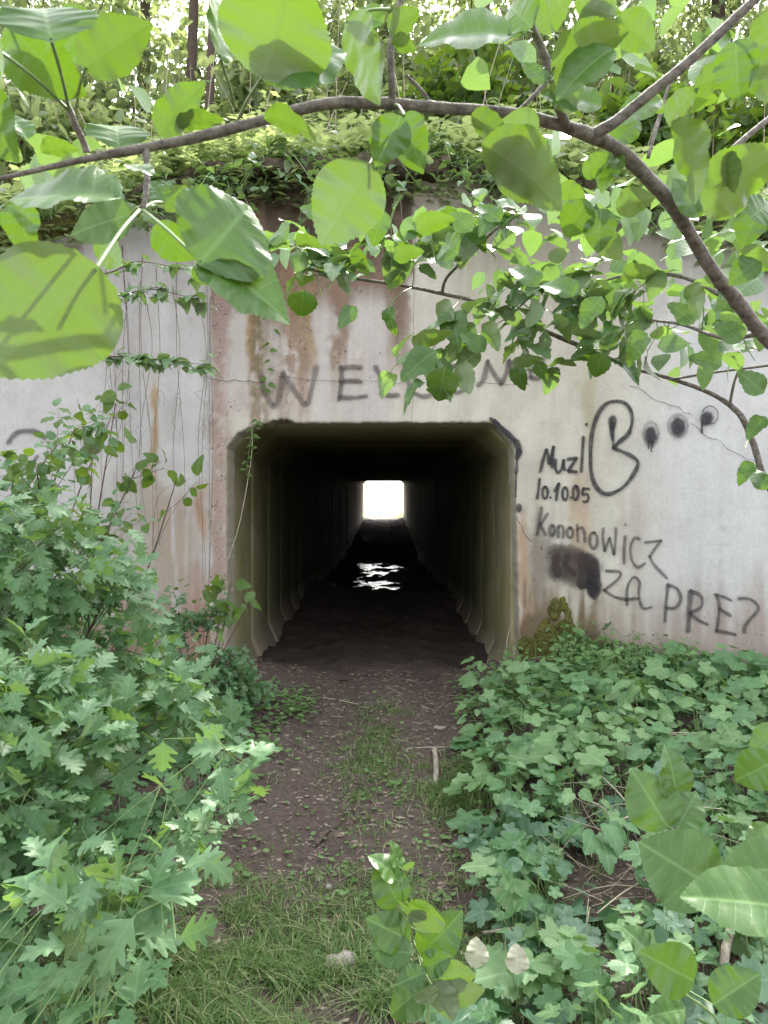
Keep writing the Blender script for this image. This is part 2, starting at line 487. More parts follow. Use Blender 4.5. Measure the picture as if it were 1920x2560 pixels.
V, Fq = sheet(np.linspace(-1.3, 1.12, 4), np.linspace(8.6, 26, 8), lambda x, y: x * 0 + WATER)
wat = link("water", mesh_np("water", V, Fq, mat=M['water']))
tag(wat, kind="structure")

# embankment behind the wall
def bank_h(x, y):
    yw = y_wall(x); zt = z_top(x)
    d = np.maximum(y - yw, 0)
    rise = zt - .12 + .60 * d * (1 + .12 * (fbm(x * .25, y * .25) - .5))
    crest = 9.4 + .8 * (fbm(x * .12 + 5, y * .12) - .5)
    h = np.minimum(rise, crest)
    h = crest - np.log1p(np.exp(np.clip((crest - rise) * 1.6, -30, 30))) / 1.6
    back = np.where(np.abs(x) < 6, 3.9 + np.maximum(42.4 - y, 0) * .62, 1.1 + np.maximum(46 - y, 0) * .62)
    h = np.minimum(h, back)
    h = h + (fbm(x * .9, y * .9) - .5) * .35 * np.clip(d / 1.0, 0, 1) + (fbm(x * 5, y * 5, 3, N2) - .5) * .10 * np.clip(d / .5, .1, 1)
    return h
xs = axis(-45, 45, -9, 9, .16, 1.5)
ts = np.concatenate([np.linspace(0, 1, 12), np.linspace(1.15, 12, 70), np.linspace(12.6, 42.4 - 6, 30)])
X, Tm = np.meshgrid(xs, ts, indexing='ij')
Yb = y_wall(X) + .13 + Tm * (42.4 - 6.13) / 36.4 * (42.4 - .13 - y_wall(X)) / (42.4 - 6.13)
V = np.stack([X, Yb, bank_h(X, Yb)], -1).reshape(-1, 3)
nx, ny = len(xs), len(ts)
i = np.arange(nx - 1)[:, None] * ny; j = np.arange(ny - 1)[None, :]
Fq = np.stack([i + j, i + ny + j, i + ny + j + 1, i + j + 1], -1).reshape(-1, 4)
emb = link("embankment", mesh_np("embankment", V, Fq, mat=M['bank_soil']))
tag(emb, kind="structure")
V, Fq = sheet(np.linspace(-500, 500, 30), np.concatenate([np.linspace(42.45, 60, 10), np.linspace(80, 1200, 20)]), lambda x, y: 1.02 + 0 * x - .004 * np.minimum(y - 42, 200))
fld = link("field", mesh_np("field", V, Fq, mat=M['field']))
tag(fld, kind="structure")

# ------------------------------------------------------------------ retaining wall
def smooth01(a, b, x): return ss(a, b, x)
def bandX(X, c, w, soft): return 1 - ss(w / 2 - soft, w / 2 + soft, np.abs(X - c))
def wall_colour(X, Y):
    """stains of the concrete, given where each point of the wall shows in the photograph"""
    X = np.asarray(X, float); Y = np.asarray(Y, float)
    n = fbm(X / 60, Y / 90, 5); nf = fbm(X / 14, Y / 20, 4, N2); ns = fbm(X / 16, Y / 260, 4, N3)
    Xw = X + (n - .5) * 46 + (nf - .5) * 16
    Yw = Y + (ns - .5) * 190
    c = np.empty(X.shape + (4,)); c[..., :3] = (.55, .535, .48); c[..., 3] = 0
    def put(m, rgb, pit=None):
        m = np.clip(m, 0, 1)[..., None]
        c[..., :3] = c[..., :3] * (1 - m) + np.array(rgb) * m
        if pit is not None: c[..., 3] = np.clip(c[..., 3] * (1 - m[..., 0]) + pit * m[..., 0], 0, 1)
    left = ss(528, 522, X)
    put(ss(.35, .7, n) * .35, (.42, .39, .36))
    put(left, (.52, .515, .515)); put(left * ss(900, 500, Yw) * .6, (.36, .355, .35)); put(left * ss(.5, .8, n) * .3, (.38, .36, .35))
    put(ss(1500, 1750, Xw) * .85, (.58, .585, .60))
    put(ss(1090, 1170, X) * ss(1650, 1450, Xw) * ss(.3, .6, n) * .35, (.46, .44, .36))
    # grey, darker band under the coping
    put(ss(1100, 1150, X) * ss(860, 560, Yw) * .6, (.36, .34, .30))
    mid = ss(524, 530, X) * ss(1040, 1022, Xw)
    put(mid * .5 * ss(1060, 900, Yw), (.42, .355, .325))
    put(mid * ss(980, 700, Yw) * ss(.22, .42, ns) , (.22, .165, .125), .6)
    put(mid * ss(770, 600, Yw) * .95, (.245, .17, .145), .5)
    put(ss(1040, 1024, X) * ss(640, 690, X) * ss(720, 560, Yw) * .9, (.11, .085, .065), .3)
    put(mid * ss(560, 490, Yw) * .8, (.09, .075, .05), .3)
    # pale windows between the streaks
    for cx, w, y0, y1 in ((590, 52, 770, 1000), (702, 44, 820, 960), (810, 48, 760, 1100), (925, 90, 740, 1100), (880, 30, 830, 1100)):
        put(bandX(Xw, cx, w, 12) * ss(y0 - 40, y0 + 40, Y) * ss(y1 + 60, y1 - 20, Y) * .85, (.50, .475, .46), 0.04)
    # brown runs
    for cx, w, y0, y1, col, a, pt in ((645, 46, 560, 1090, (.20, .155, .085), .8, .35), (622, 16, 700, 900, (.32, .22, .10), .7, .1), (735, 64, 620, 960, (.27, .19, .125), .75, .7), (775, 14, 700, 900, (.36, .26, .12), .7, .3),
                                  (850, 50, 620, 900, (.27, .20, .155), .8, .6), (1003, 22, 450, 880, (.20, .145, .115), .85, .5), (545, 26, 600, 1500, (.35, .26, .245), .8, .85),
                                  (555, 56, 1040, 1640, (.38, .31, .27), .65, .85), (740, 70, 900, 1040, (.36, .29, .25), .6, .7), (900, 24, 900, 990, (.40, .33, .28), .5, .3), (700, 30, 950, 1040, (.30, .22, .17), .5, .8)):
        put(bandX(Xw, cx, w, 10) * ss(y0 - 60, y0 + 60, Yw) * ss(y1 + 50, y1 - 60, Yw) * a * ss(.2, .5, nf), col, pt)
    put(mid * ss(960, 1000, Yw) * ss(1060, 1010, Y) * ss(800, 700, X) * .4, (.42, .33, .32), .75)
    put(ss(526, 534, X) * ss(600, 560, Xw) * ss(1030, 1120, Y) * .5, (.40, .325, .285), .9)
    # left wing rust runs
    for cx, w, y0, y1, col, a in ((386, 18, 960, 1170, (.40, .27, .10), .75), (388, 34, 1080, 1250, (.40, .34, .27), .5), (430, 110, 1230, 1480, (.36, .28, .21), .7), (505, 30, 1220, 1340, (.38, .22, .10), .7), (330, 120, 1180, 1420, (.36, .32, .27), .5), (515, 10, 640, 1100, (.36, .34, .32), .5)):
        put(left * bandX(Xw, cx, w, w * .3) * ss(y0 - 40, y0 + 40, Y) * ss(y1 + 60, y1 - 40, Y) * a * ss(.25, .55, ns + .1), col)
    put(left * ss(1460, 1560, Yw) * .8, (.30, .21, .16), .4)
    put(left * ss(420, 520, X) * ss(1380, 1460, Yw) * .6, (.36, .22, .16), .4)
    # right wing
    for cx, w, y0, y1, col, a, pt in ((1352, 44, 1290, 1520, (.22, .19, .165), .75, .25), (1445, 60, 1180, 1400, (.42, .31, .22), .6, .1), (1310, 34, 1330, 1600, (.40, .26, .17), .65, .1),
                                  (1580, 60, 1250, 1420, (.40, .36, .32), .4, .0), (1470, 40, 900, 1080, (.36, .33, .20), .45, 0), (1180, 30, 560, 800, (.40, .37, .30), .4, 0)):
        put(bandX(Xw, cx, w, w * .35) * ss(y0 - 60, y0 + 60, Yw) * ss(y1 + 60, y1 - 40, Y) * a, col, pt)
    put(ss(1290, 1300, X) * ss(1400, 1640, Yw) * .75, (.32, .25, .21), .2)
    put(ss(1290, 1300, X) * ss(1540, 1480, X + (n - .5) * 120) * ss(1480, 1560, Yw + (n - .5) * 160) * .85, (.16, .12, .07), .2)
    put(ss(.62, .8, nf) * .18, (.36, .33, .30))
    c[..., :3] = c[..., :3] ** 1.2 * np.array((1.04, 1.03, 1.0))
    return c

# opening outline (wall plane), relative metres
def wp(X, Y): p = P(X, Y, YW); return (p.x, p.z)
OPEN = [wp(565, 1800), wp(565, 1118), wp(592, 1082), wp(642, 1058), wp(700, 1056), wp(960, 1055), wp(1228, 1054), wp(1250, 1064), wp(1284, 1108), wp(1289, 1135), wp(1298, 1500), wp(1306, 1800)]
from mathutils.geometry import intersect_ray_tri
def poly_resample(poly, step):
    out = []
    for a, b in zip(poly[:-1], poly[1:]):
        d = math.hypot(b[0] - a[0], b[1] - a[1]); k = max(1, int(d / step))
        for t in range(k): out.append((a[0] + (b[0] - a[0]) * t / k, a[1] + (b[1] - a[1]) * t / k))
    out.append(poly[-1]); return np.array(out)
OP = poly_resample(OPEN, .012)
# spalled top edge and irregular rim
dn = (fbm(OP[:, 0] * 30, OP[:, 1] * 30, 3) - .5) * .012
OP[:, 1] += dn * (OP[:, 1] > wp(0, 1100)[1]); OP[:, 0] += dn * (OP[:, 1] <= wp(0, 1100)[1])
chip = (OP[:, 0] > wp(668, 0)[0]) & (OP[:, 0] < wp(738, 0)[0]) & (OP[:, 1] > wp(0, 1100)[1])
OP[chip, 1] += .028 * np.sin(np.clip((OP[chip, 0] - wp(668, 0)[0]) / (wp(738, 0)[0] - wp(668, 0)[0]), 0, 1) * math.pi) ** .5 * (.7 + .6 * RS.rand(chip.sum()))

def in_poly(px, pz, poly):
    inside = np.zeros(px.shape, bool); n = len(poly); j = n - 1
    for i in range(n):
        xi, yi = poly[i]; xj, yj = poly[j]
        hit = ((yi > pz) != (yj > pz)) & (px < (xj - xi) * (pz - yi) / (yj - yi + 1e-12) + xi)
        inside ^= hit; j = i
    return inside

wall = empty("retaining_wall", (0, 6.0, .1), "stained concrete culvert headwall covered in black graffiti around the dark square opening", "retaining wall")
ST = .014
def wall_panel(name, xs, label, cut=False, side=0):
    xs = np.asarray(xs); nz = int((4.3 + .3) / ST)
    X = np.repeat(xs[:, None], nz, 1)
    zt = z_top(xs)
    s = np.linspace(0, 1, nz)[None, :]
    if cut:
        Z = -.25 + s * (zt[:, None] + .25)
    else:
        Z = -.25 + s * (zt[:, None] + .25)
    Y = y_wall(xs)[:, None] + 0 * Z + (fbm(X * 1.3, Z * 1.3) - .5) * .012 + (fbm(X * 20, Z * 20, 3, N2) - .5) * .003
    if side < 0: Y = Y + .012          # left wing sits a touch behind the centre bay
    nx = len(xs)
    V = np.stack([X, Y, Z], -1).reshape(-1, 3)
    i = np.arange(nx - 1)[:, None] * nz; j = np.arange(nz - 1)[None, :]
    Fq = np.stack([i + j, i + nz + j, i + nz + j + 1, i + j + 1], -1).reshape(-1, 4)
    Xp = 960 + V[:, 0] / V[:, 1] * FPX; Yp = 1280 - (V[:, 2] - CZ) / V[:, 1] * FPX
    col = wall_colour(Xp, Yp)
    if cut:
        poly = np.concatenate([OP, [[OP[-1][0], -1], [OP[0][0], -1]]])
        vin = in_poly(V[:, 0], V[:, 2], poly)
        keep = ~(vin[Fq].all(1))
        Fq = Fq[keep]
        mv = np.zeros(len(V), bool); mv[Fq.ravel()] = True; mv &= vin
        idx = np.where(mv)[0]
        d = (V[idx, 0][:, None] - OP[None, :, 0]) ** 2 + (V[idx, 2][:, None] - OP[None, :, 1]) ** 2
        k = d.argmin(1); V[idx, 0] = OP[k, 0]; V[idx, 2] = OP[k, 1]; V[idx, 1] = YW + .004
        used = np.unique(Fq); mp = np.full(len(V), -1); mp[used] = np.arange(len(used))
        V = V[used]; col = col[used]; Fq = mp[Fq]
    me = mesh_np(name, V, Fq, col=col, mat=M['wall'])
    o = link(name, me, wall)
    if label: o["label"] = label
    return o
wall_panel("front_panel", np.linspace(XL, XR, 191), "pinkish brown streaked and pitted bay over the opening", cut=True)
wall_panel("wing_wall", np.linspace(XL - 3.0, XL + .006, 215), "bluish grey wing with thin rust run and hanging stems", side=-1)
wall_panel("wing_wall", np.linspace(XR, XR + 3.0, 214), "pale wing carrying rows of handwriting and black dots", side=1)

# rounded lip of the opening going back 9 cm
def lip():
    n = len(OP); C = OP; g = np.gradient(C, axis=0); nrm = np.stack([g[:, 1], -g[:, 0]], -1); nrm /= np.linalg.norm(nrm, axis=1)[:, None] + 1e-9
    rows = []; cx = np.array([-.1, 1.0])
    sgn = np.sign(((cx - C) * nrm).sum(1))[:, None]; nrm = nrm * sgn     # towards the hole
    for dy, off in ((.000, -.012), (.004, .0), (.014, .006), (.05, .010), (.10, .010), (.30, .008)):
        p = C + nrm * off + (RS.rand(n, 1) - .5) * .003
        rows.append(np.stack([p[:, 0], np.full(n, YW + .001 + dy), p[:, 1]], -1))
    V = np.concatenate(rows); i = np.arange(5)[:, None] * n; j = np.arange(n - 1)[None, :]
    Fq = np.stack([i + j, i + j + 1, i + n + j + 1, i + n + j], -1).reshape(-1, 4)
    Xp = 960 + V[:, 0] / V[:, 1] * FPX; Yp = 1280 - (V[:, 2] - CZ) / V[:, 1] * FPX
    col = wall_colour(Xp, Yp); col[..., :3] = col[..., :3] * .35 + np.array((.36, .33, .24)) * .65; col[..., 3] *= .4
    return mesh_np("opening_lip", V, Fq, col=col, mat=M['wall'])
link("opening_lip", lip(), wall)

# coping: rough, dark, mossy strip on top of the wall
def coping(x0, x1, w0, w1, h, name, mat, label=None, z_off=0):
    xs = np.arange(x0, x1, .03); n = len(xs)
    prof = [(-w0 * .5, -.02), (-w0, .015), (-w0, h * .75), (-w0 * .75, h), (w1, h * .95), (w1, -.04)]
    V = []
    for k, x in enumerate(xs):
        y = float(y_wall(x)); z = float(z_top(x)) + z_off
        for a, b in prof:
            V.append((x + (RS.rand() - .5) * .02, y + a + (N1(x * 9, a * 30) - .5) * .06 + (RS.rand() - .5) * .015, z + b + (N2(x * 7, a * 40) - .5) * .05 + (N3(x * 31, b * 40) - .5) * .03 + (RS.rand() - .5) * .01))
    m = len(prof); i = np.arange(n - 1)[:, None] * m; j = np.arange(m)[None, :]; j2 = (j + 1) % m
    Fq = np.stack([i + j, i + j2, i + m + j2, i + m + j], -1).reshape(-1, 4)
    o = link(name, mesh_np(name, V, Fq, mat=mat, smooth=False), wall)
    if label: o["label"] = label
M['ledge'] = simple("ledge_concrete", (.03, .026, .018), (.12, .095, .065), 22, .95, .02)  # colour darkened to carry the shadow band along the wall top
coping(P(640, 0, 6).x, P(1130, 0, 6).x, .13, .35, .13, "coping", M['ledge'], "dark crumbling ledge over the centre bay", -.02)
coping(P(1130, 0, 6).x, XR + 3.0, .04, .3, .07, "coping", M['ledge'])
coping(XL - 3.0, P(640, 0, 6).x, .05, .3, .09, "coping", M['ledge'])

def lump(name, pts, mat, parent, r0, label=None, n_each=1, flat=.35):
    """rough cushion of moss on the wall"""
    g = Geo()
    for (X, Y, r) in pts:
        x = (X - 960) / FPX
        # where the ray meets the wall
        D = YW
        for _ in range(12): D = float(y_wall(x * D))
        c = np.array([x * D, D - .004, CZ + (1280 - Y) / FPX * D])
        R = r / FPX * D
        nu, nv = 9, 5; V = []
        for a in range(nv):
            ph = a / (nv - 1) * math.pi / 2
            for b in range(nu):
                th = b / nu * 2 * math.pi
                rr = R * (1 + (RS.rand() - .5) * .5)
                V.append(c + np.array([math.cos(th) * math.cos(ph) * rr, -math.sin(ph) * R * flat - .002, math.sin(th) * math.cos(ph) * rr]))
        Fq = [[a * nu + b, a * nu + (b + 1) % nu, (a + 1) * nu + (b + 1) % nu, (a + 1) * nu + b] for a in range(nv - 1) for b in range(nu)]
        g.add(V, None, Fq)
    o = link(name, g.mesh(name, mat), parent)
    if label: o["label"] = label
    return o
mp = []
for k in range(1100):
    u = RS.rand(); X = 1312 + u * 135; top = 1600 - 92 * math.exp(-((X - 1398) / 36) ** 2) - 20 * u + (22 if X > 1425 else 0)
    Y = top + RS.rand() ** 1.3 * (1660 - top)
    if N1(X / 11, Y / 11) > .40: mp.append((X, Y, 4 + 7 * RS.rand()))
for k in range(90):
    mp.append((1296 + 30 * RS.rand(), 1600 + 120 * RS.rand(), 4 + 6 * RS.rand()))
lump("moss", mp, M['moss'], wall, 0, "dark olive moss patch low on the right of the opening")
mp = [(RS.rand() * 260 - 60, 0, 0) for k in range(260)]
mp2 = []
for (X, _, _) in mp:
    x = (X - 960) / FPX; D = 5.3
    for _ in range(8): D = float(y_wall(x * D))
    Yt = 1280 - (float(z_top(x * D)) - CZ) / D * FPX
    mp2.append((X, Yt + 2 - 22 * RS.rand() + (14 if RS.rand() < .3 else 0), 8 + 9 * RS.rand()))
lump("moss", mp2, M['moss'], wall, 0, "thick moss cushions along the top of the left wing", flat=.8)

# ------------------------------------------------------------------ graffiti
def on_wall(X, Y, off=.005):
    x = (X - 960) / FPX; D = YW
    for _ in range(14): D = float(y_wall(x * D))
    ax = XL - x * D if x * D < XL else (x * D - XR if x * D > XR else 0)
    o = off + .009
    if x * D < XL: o = off
    return np.array([x * D, D, CZ + (1280 - Y) / FPX * D]) * 1.0 - np.array([0, o, 0])
_layer = [0]
def stroke(geo, pts, w, sub=6, taper=1.0, rag=.16):
    """a flat ribbon of paint lying on the wall; pts in photograph pixels, w its width"""
    _layer[0] += 1
    if len(pts) == 2: sub = max(sub, 8)
    C, _ = catmull([(p[0], p[1]) for p in pts], [0] * len(pts), sub)
    T = np.gradient(C, axis=0); T /= np.linalg.norm(T, axis=1)[:, None] + 1e-9
    Nn = np.stack([-T[:, 1], T[:, 0]], -1); n = len(C)
    w = w * 1.4
    V = []; U = []; off = .0045 + (_layer[0] % 30) * .00012
    def add(p, u, k): V.append(on_wall(p[0], p[1], off + k * 2e-5)); U.append((u, k))
    h = w / 2
    capn = 3
    rows = []
    for c in range(capn):
        a = (c) / capn * math.pi / 2; rows.append((C[0] - T[0] * h * math.cos(a), Nn[0], h * math.sin(a), math.cos(a)))
    for k in range(n): rows.append((C[k], Nn[k], h * (.78 + .5 * float(N2(C[k][0] * .045, C[k][1] * .045)) + (RS.rand() - .5) * rag) * (1 + (taper - 1) * k / n), 0))
    for c in range(capn - 1, -1, -1):
        a = (c) / capn * math.pi / 2; rows.append((C[-1] + T[-1] * h * taper * math.cos(a), Nn[-1], h * taper * math.sin(a), math.cos(a)))
    for k, (p, nn, hh, mid) in enumerate(rows):
        add(p - nn * hh, 1, k); add(p, mid, k); add(p + nn * hh, 1, k)
    m = len(rows)
    Fq = [[3 * k + j, 3 * k + j + 1, 3 * k + 4 + j, 3 * k + 3 + j] for k in range(m - 1) for j in (0, 1)]
    geo.add(V, None, Fq, U)
def disc(geo, X, Y, rx, ry, rot=0, n=20):
    _layer[0] += 1
    off = .0045 + (_layer[0] % 30) * .00012
    rx *= 1.15; ry *= 1.15
    V = [on_wall(X, Y, off)]; U = [(0, 0)]
    for k in range(n):
        a = 2 * math.pi * k / n; dx = math.cos(a) * rx; dy = math.sin(a) * ry
        V.append(on_wall(X + dx * math.cos(rot) - dy * math.sin(rot), Y + dx * math.sin(rot) + dy * math.cos(rot), off)); U.append((1, k))
    geo.add(V, [[0, 1 + k, 1 + (k + 1) % n] for k in range(n)], None, U)
def ell(cx, cy, rx, ry, a0=-90, a1=280, n=10, rot=0):
    out = []
    for k in range(n + 1):
        a = math.radians(a0 + (a1 - a0) * k / n); dx, dy = math.cos(a) * rx, math.sin(a) * ry
        out.append((cx + dx * math.cos(rot) - dy * math.sin(rot), cy + dx * math.sin(rot) + dy * math.cos(rot)))
    return out
def graf(name, label, mat, strokes, tr, w, discs=(), halo=None):
    g = Geo()
    for s in strokes:
        ww = w
        if isinstance(s, tuple) and isinstance(s[0], (int, float)): ww, s = s
        stroke(g, [tr(*p) for p in s], ww)
    for d in discs:
        X, Y = tr(d[0], d[1]); disc(g, X, Y, d[2], d[3], d[4] if len(d) > 4 else 0)
    o = link(name, g.mesh(name, mat, False), wall); o["label"] = label
    return o
t5 = lambda x, y: (600 + x * .5124, 850 + y * .5124)
tR = lambda x, y: (1200 + x * .434, 1000 + y * .434)
tL = lambda x, y: (x * .5787, 560 + y * .5787)
graf("graffiti_writing", "faint brownish letter W spray-painted above the opening", M['paint_faint'],
     [[(100, 160), (118, 240), (160, 322), (190, 285), (212, 165)], [(212, 165), (258, 235), (322, 316), (348, 250), (372, 132)]], t5, 17)
graf("graffiti_writing", "grey-black letters ELCOME spray-painted above the opening", M['paint_mid'],
     [[(492, 132), (496, 190), (484, 292)], [(495, 140), (545, 132), (590, 136)], [(490, 206), (540, 200), (588, 204)], [(485, 280), (550, 283), (615, 274)],
      [(660, 132), (688, 190), (690, 262)], [(690, 264), (730, 272), (772, 270)],
      [(930, 128), (898, 112), (852, 138), (822, 200), (842, 252), (895, 276), (945, 262)],
      ell(1052, 192, 58, 66), [(1162, 224), (1188, 190), (1206, 105)], [(1208, 108), (1240, 170), (1275, 215)], [(1275, 215), (1300, 160), (1312, 100)], [(1312, 105), (1330, 150), (1352, 196)],
      [(1412, 100), (1418, 185)], [(1416, 184), (1455, 188), (1492, 176)], [(1414, 104), (1480, 96)], [(1416, 145), (1470, 140)]], t5, 12.5)
graf("graffiti_writing", "handwritten word Muzi at the left of the big outlined letter", M['paint'],
     [[(346, 412), (360, 350), (380, 285)], [(382, 288), (392, 330), (398, 366)], [(398, 366), (408, 320), (420, 270)], [(420, 272), (416, 330), (412, 385)],
      [(432, 345), (430, 390), (446, 420), (468, 395), (478, 348)], [(478, 350), (478, 385), (486, 402)],
      [(502, 342), (552, 334)], [(552, 336), (506, 408)], [(506, 410), (552, 414)], [(592, 215), (586, 310), (580, 412)]], tR, 7.2, [(610, 142, 4.5, 5.5)])
graf("graffiti_writing", "handwritten date 10.10.05", M['paint'],
     [[(342, 455), (336, 510), (328, 566)], ell(373, 534, 15, 34), [(428, 525), (452, 482)], [(452, 482), (442, 530), (436, 576)], ell(487, 540, 15, 36), ell(548, 535, 15, 40),
      [(624, 512), (592, 510)], [(592, 510), (588, 545), (612, 540), (622, 562), (612, 584), (592, 584)]], tR, 6.6, [(403, 562, 4, 4), (522, 562, 4, 4)])
graf("graffiti_writing", "long handwritten surname sloping down to the right under the date", M['paint_thin'],
     [[(352, 618), (342, 700), (328, 775)], [(388, 655), (346, 718)], [(346, 718), (376, 776)], ell(413, 750, 14, 28),
      [(448, 790), (448, 722)], [(448, 735), (468, 722), (478, 750), (476, 792)], ell(515, 764, 16, 30),
      [(560, 812), (556, 720)], [(558, 745), (586, 735), (598, 770), (600, 816)], ell(650, 808, 22, 46),
      [(706, 740), (704, 800), (714, 868)], [(714, 868), (742, 795)], [(742, 795), (768, 888)], [(768, 888), (776, 815), (778, 738)],
      [(832, 785), (826, 860), (826, 940)], [(915, 800), (885, 796), (862, 850), (872, 925), (905, 962), (945, 940)],
      [(948, 820), (1036, 810)], [(1036, 810), (1000, 860), (972, 900)], [(972, 900), (1000, 950), (1072, 1026)]], tR, 8.0, [(834, 718, 4, 4)])
graf("graffiti_writing", "scribbled-out black blot before the word ZA", M['paint'],
     [(26, [(585, 905), (600, 980), (590, 1060)]), (24, [(620, 910), (640, 1000), (640, 1100)]), (24, [(655, 935), (665, 1020), (655, 1120)]), (16, [(570, 1060), (640, 1070), (665, 1090)]), (18, [(440, 905), (430, 960), (445, 1000)]), (14, [(500, 900), (490, 950), (540, 1000)])], tR, 20)
graf("graffiti_halo", "blurred grey overspray over the scribbled-out word", M['paint_faint'],
     [(44, [(425, 880), (430, 1000)]), (46, [(470, 870), (480, 1010)]), (46, [(520, 880), (530, 1030)]), (40, [(570, 890), (575, 1050)]), (50, [(430, 880), (540, 900), (660, 950)]), (36, [(420, 990), (520, 1000)])], tR, 40)
graf("graffiti_writing", "word ZA written right of the black blot", M['paint_thin'],
     [[(724, 984), (800, 990), (792, 1030), (712, 1095)], [(712, 1095), (770, 1132), (838, 1148)], [(842, 1178), (845, 1080), (880, 1020), (914, 1048), (910, 1120), (932, 1196), (980, 1192)], [(838, 1150), (905, 1140)]], tR, 8.5)
graf("graffiti_writing", "capitals PREZ at the right end of the lowest line", M['paint_thin'],
     [[(1078, 1065), (1066, 1180), (1060, 1275)], [(1076, 1062), (1130, 1086), (1152, 1145), (1120, 1195), (1070, 1196)],
      (14, [(1208, 1100), (1200, 1220), (1194, 1328)]), [(1206, 1098), (1266, 1128), (1268, 1190), (1204, 1226)], [(1208, 1232), (1260, 1270), (1305, 1290)],
      [(1348, 1118), (1400, 1134), (1440, 1152)], [(1356, 1124), (1372, 1190), (1358, 1330)], [(1372, 1200), (1436, 1240)], [(1356, 1328), (1410, 1336), (1466, 1350)],
      [(1484, 1142), (1550, 1146), (1598, 1196), (1560, 1250), (1520, 1300), (1516, 1336)]], tR, 9)
graf("graffiti_drawing", "big outlined round letter B with open mouth", M['paint'],
     [[(765, 278), (800, 240), (846, 200), (870, 140), (868, 75), (838, 25), (785, 8), (722, 24), (672, 90), (640, 200), (632, 350), (646, 460), (690, 528), (745, 540), (820, 502), (878, 430), (905, 362), (866, 322), (806, 294), (765, 278)],
      (5, [(765, 200), (763, 278)]), (3.5, [(752, 200), (756, 232)]), (3, [(864, 150), (862, 196)])], tR, 8.8, [(760, 128, 12, 21), (757, 170, 8, 22)])
graf("graffiti_drawing", "row of three sprayed black dots beside the outlined letter", M['paint'],
     [(3, [(966, 240), (968, 280)]), (3, [(982, 240), (984, 298)]), (3, [(994, 235), (993, 272)]), (5, [(1275, 130), (1272, 190)]), (2, ell(1320, 88, 46, 52, -160, 120))], tR, 4,
     [(980, 205, 17, 25), (1136, 155, 21, 27), (1300, 108, 18, 20, .4)])
graf("graffiti_halo", "soft grey overspray rings round the three dots", M['paint_halo'], [(9, ell(980, 195, 44, 66, 0, 360)), (9, ell(1136, 150, 56, 66, 0, 360))], tR, 9,
     [(980, 200, 27, 36), (1136, 152, 33, 38), (1308, 100, 32, 34)])
graf("graffiti_drawing", "ragged black paint down the right edge of the opening", M['paint'],
     [(12, [(80, 122), (120, 160), (160, 195), (198, 232)]), (9, [(60, 110), (110, 150), (150, 195), (190, 235)]), (14, [(205, 240), (222, 290), (214, 330)]), (7, [(212, 320), (210, 380), (206, 420)]), (4, [(206, 420), (204, 500), (202, 560)])], tR, 10,
     [(222, 622, 9, 13), (222, 300, 9, 11)])
graf("graffiti_drawing", "black arc sprayed on the left wing", M['paint_thin'],
     [[(38, 945), (70, 905), (120, 893), (170, 902), (195, 925)], [(90, 1062), (135, 1045), (162, 1005)]], tL, 12)
# hairline cracks
gk = Geo()
def crack(a, b, n, j, w):
    w = w / 1.3
    pts = [(a[0] + (b[0] - a[0]) * t / n + (RS.rand() - .5) * j, a[1] + (b[1] - a[1]) * t / n + (RS.rand() - .5) * j) for t in range(n + 1)]
    stroke(gk, pts, w, sub=2, rag=.6)
crack((1575, 965), (1725, 1040), 9, 12, 3); crack((1725, 1065), (1900, 1165), 10, 12, 2.6); crack((528, 948), (660, 955), 9, 8, 3)
crack((700, 945), (1020, 958), 14, 8, 2); crack((470, 910), (520, 945), 4, 6, 2.2); crack((1290, 1290), (1322, 1352), 5, 6, 3)
crack((1100, 948), (1320, 965), 10, 8, 2)
o = link("crack", gk.mesh("crack", M['crack'], False), wall); o["label"] = "hairline cracks across the wall face"

# ------------------------------------------------------------------ culvert of box sections
tun = empty("box_culvert", (0, 6.2, .1), "long dark culvert of square concrete sections with daylight at its far end", "tunnel")
def ring_mesh(v):
    w = 1.13; hh = 1.15
    def prof(g):
        W_, H_ = w + g, hh + g; c = .20; l = .42
        p = [(-W_ + l, -H_), (W_ - l, -H_), (W_ - l * .3, -H_ + l * .3), (W_, -H_ + l), (W_, H_ - c), (W_ - c, H_), (-W_ + c, H_), (-W_, H_ - c), (-W_, -H_ + l), (-W_ + l * .3, -H_ + l * .3)]
        return p
    rows = [(0, .045), (.0, .014), (.010, .004), (.03, 0), (.90, 0), (.925, .006), (.93, .03), (.985, .03), (.985, .09)]
    V = []; m = 10
    for y, gg in rows:
        for k, (x, z) in enumerate(prof(gg)):
            V.append((x, y, z + hh))
    n = len(rows); i = np.arange(n - 1)[:, None] * m; j = np.arange(m)[None, :]; j2 = (j + 1) % m
    Fq = np.stack([i + j, i + j2, i + m + j2, i + m + j], -1).reshape(-1, 4)
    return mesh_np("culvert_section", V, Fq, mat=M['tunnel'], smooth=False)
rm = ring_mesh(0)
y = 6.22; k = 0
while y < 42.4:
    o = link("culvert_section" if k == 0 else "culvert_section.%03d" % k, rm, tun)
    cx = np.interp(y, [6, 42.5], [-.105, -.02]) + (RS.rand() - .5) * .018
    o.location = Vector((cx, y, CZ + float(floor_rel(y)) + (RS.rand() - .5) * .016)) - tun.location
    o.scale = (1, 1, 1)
    y += .98; k += 1
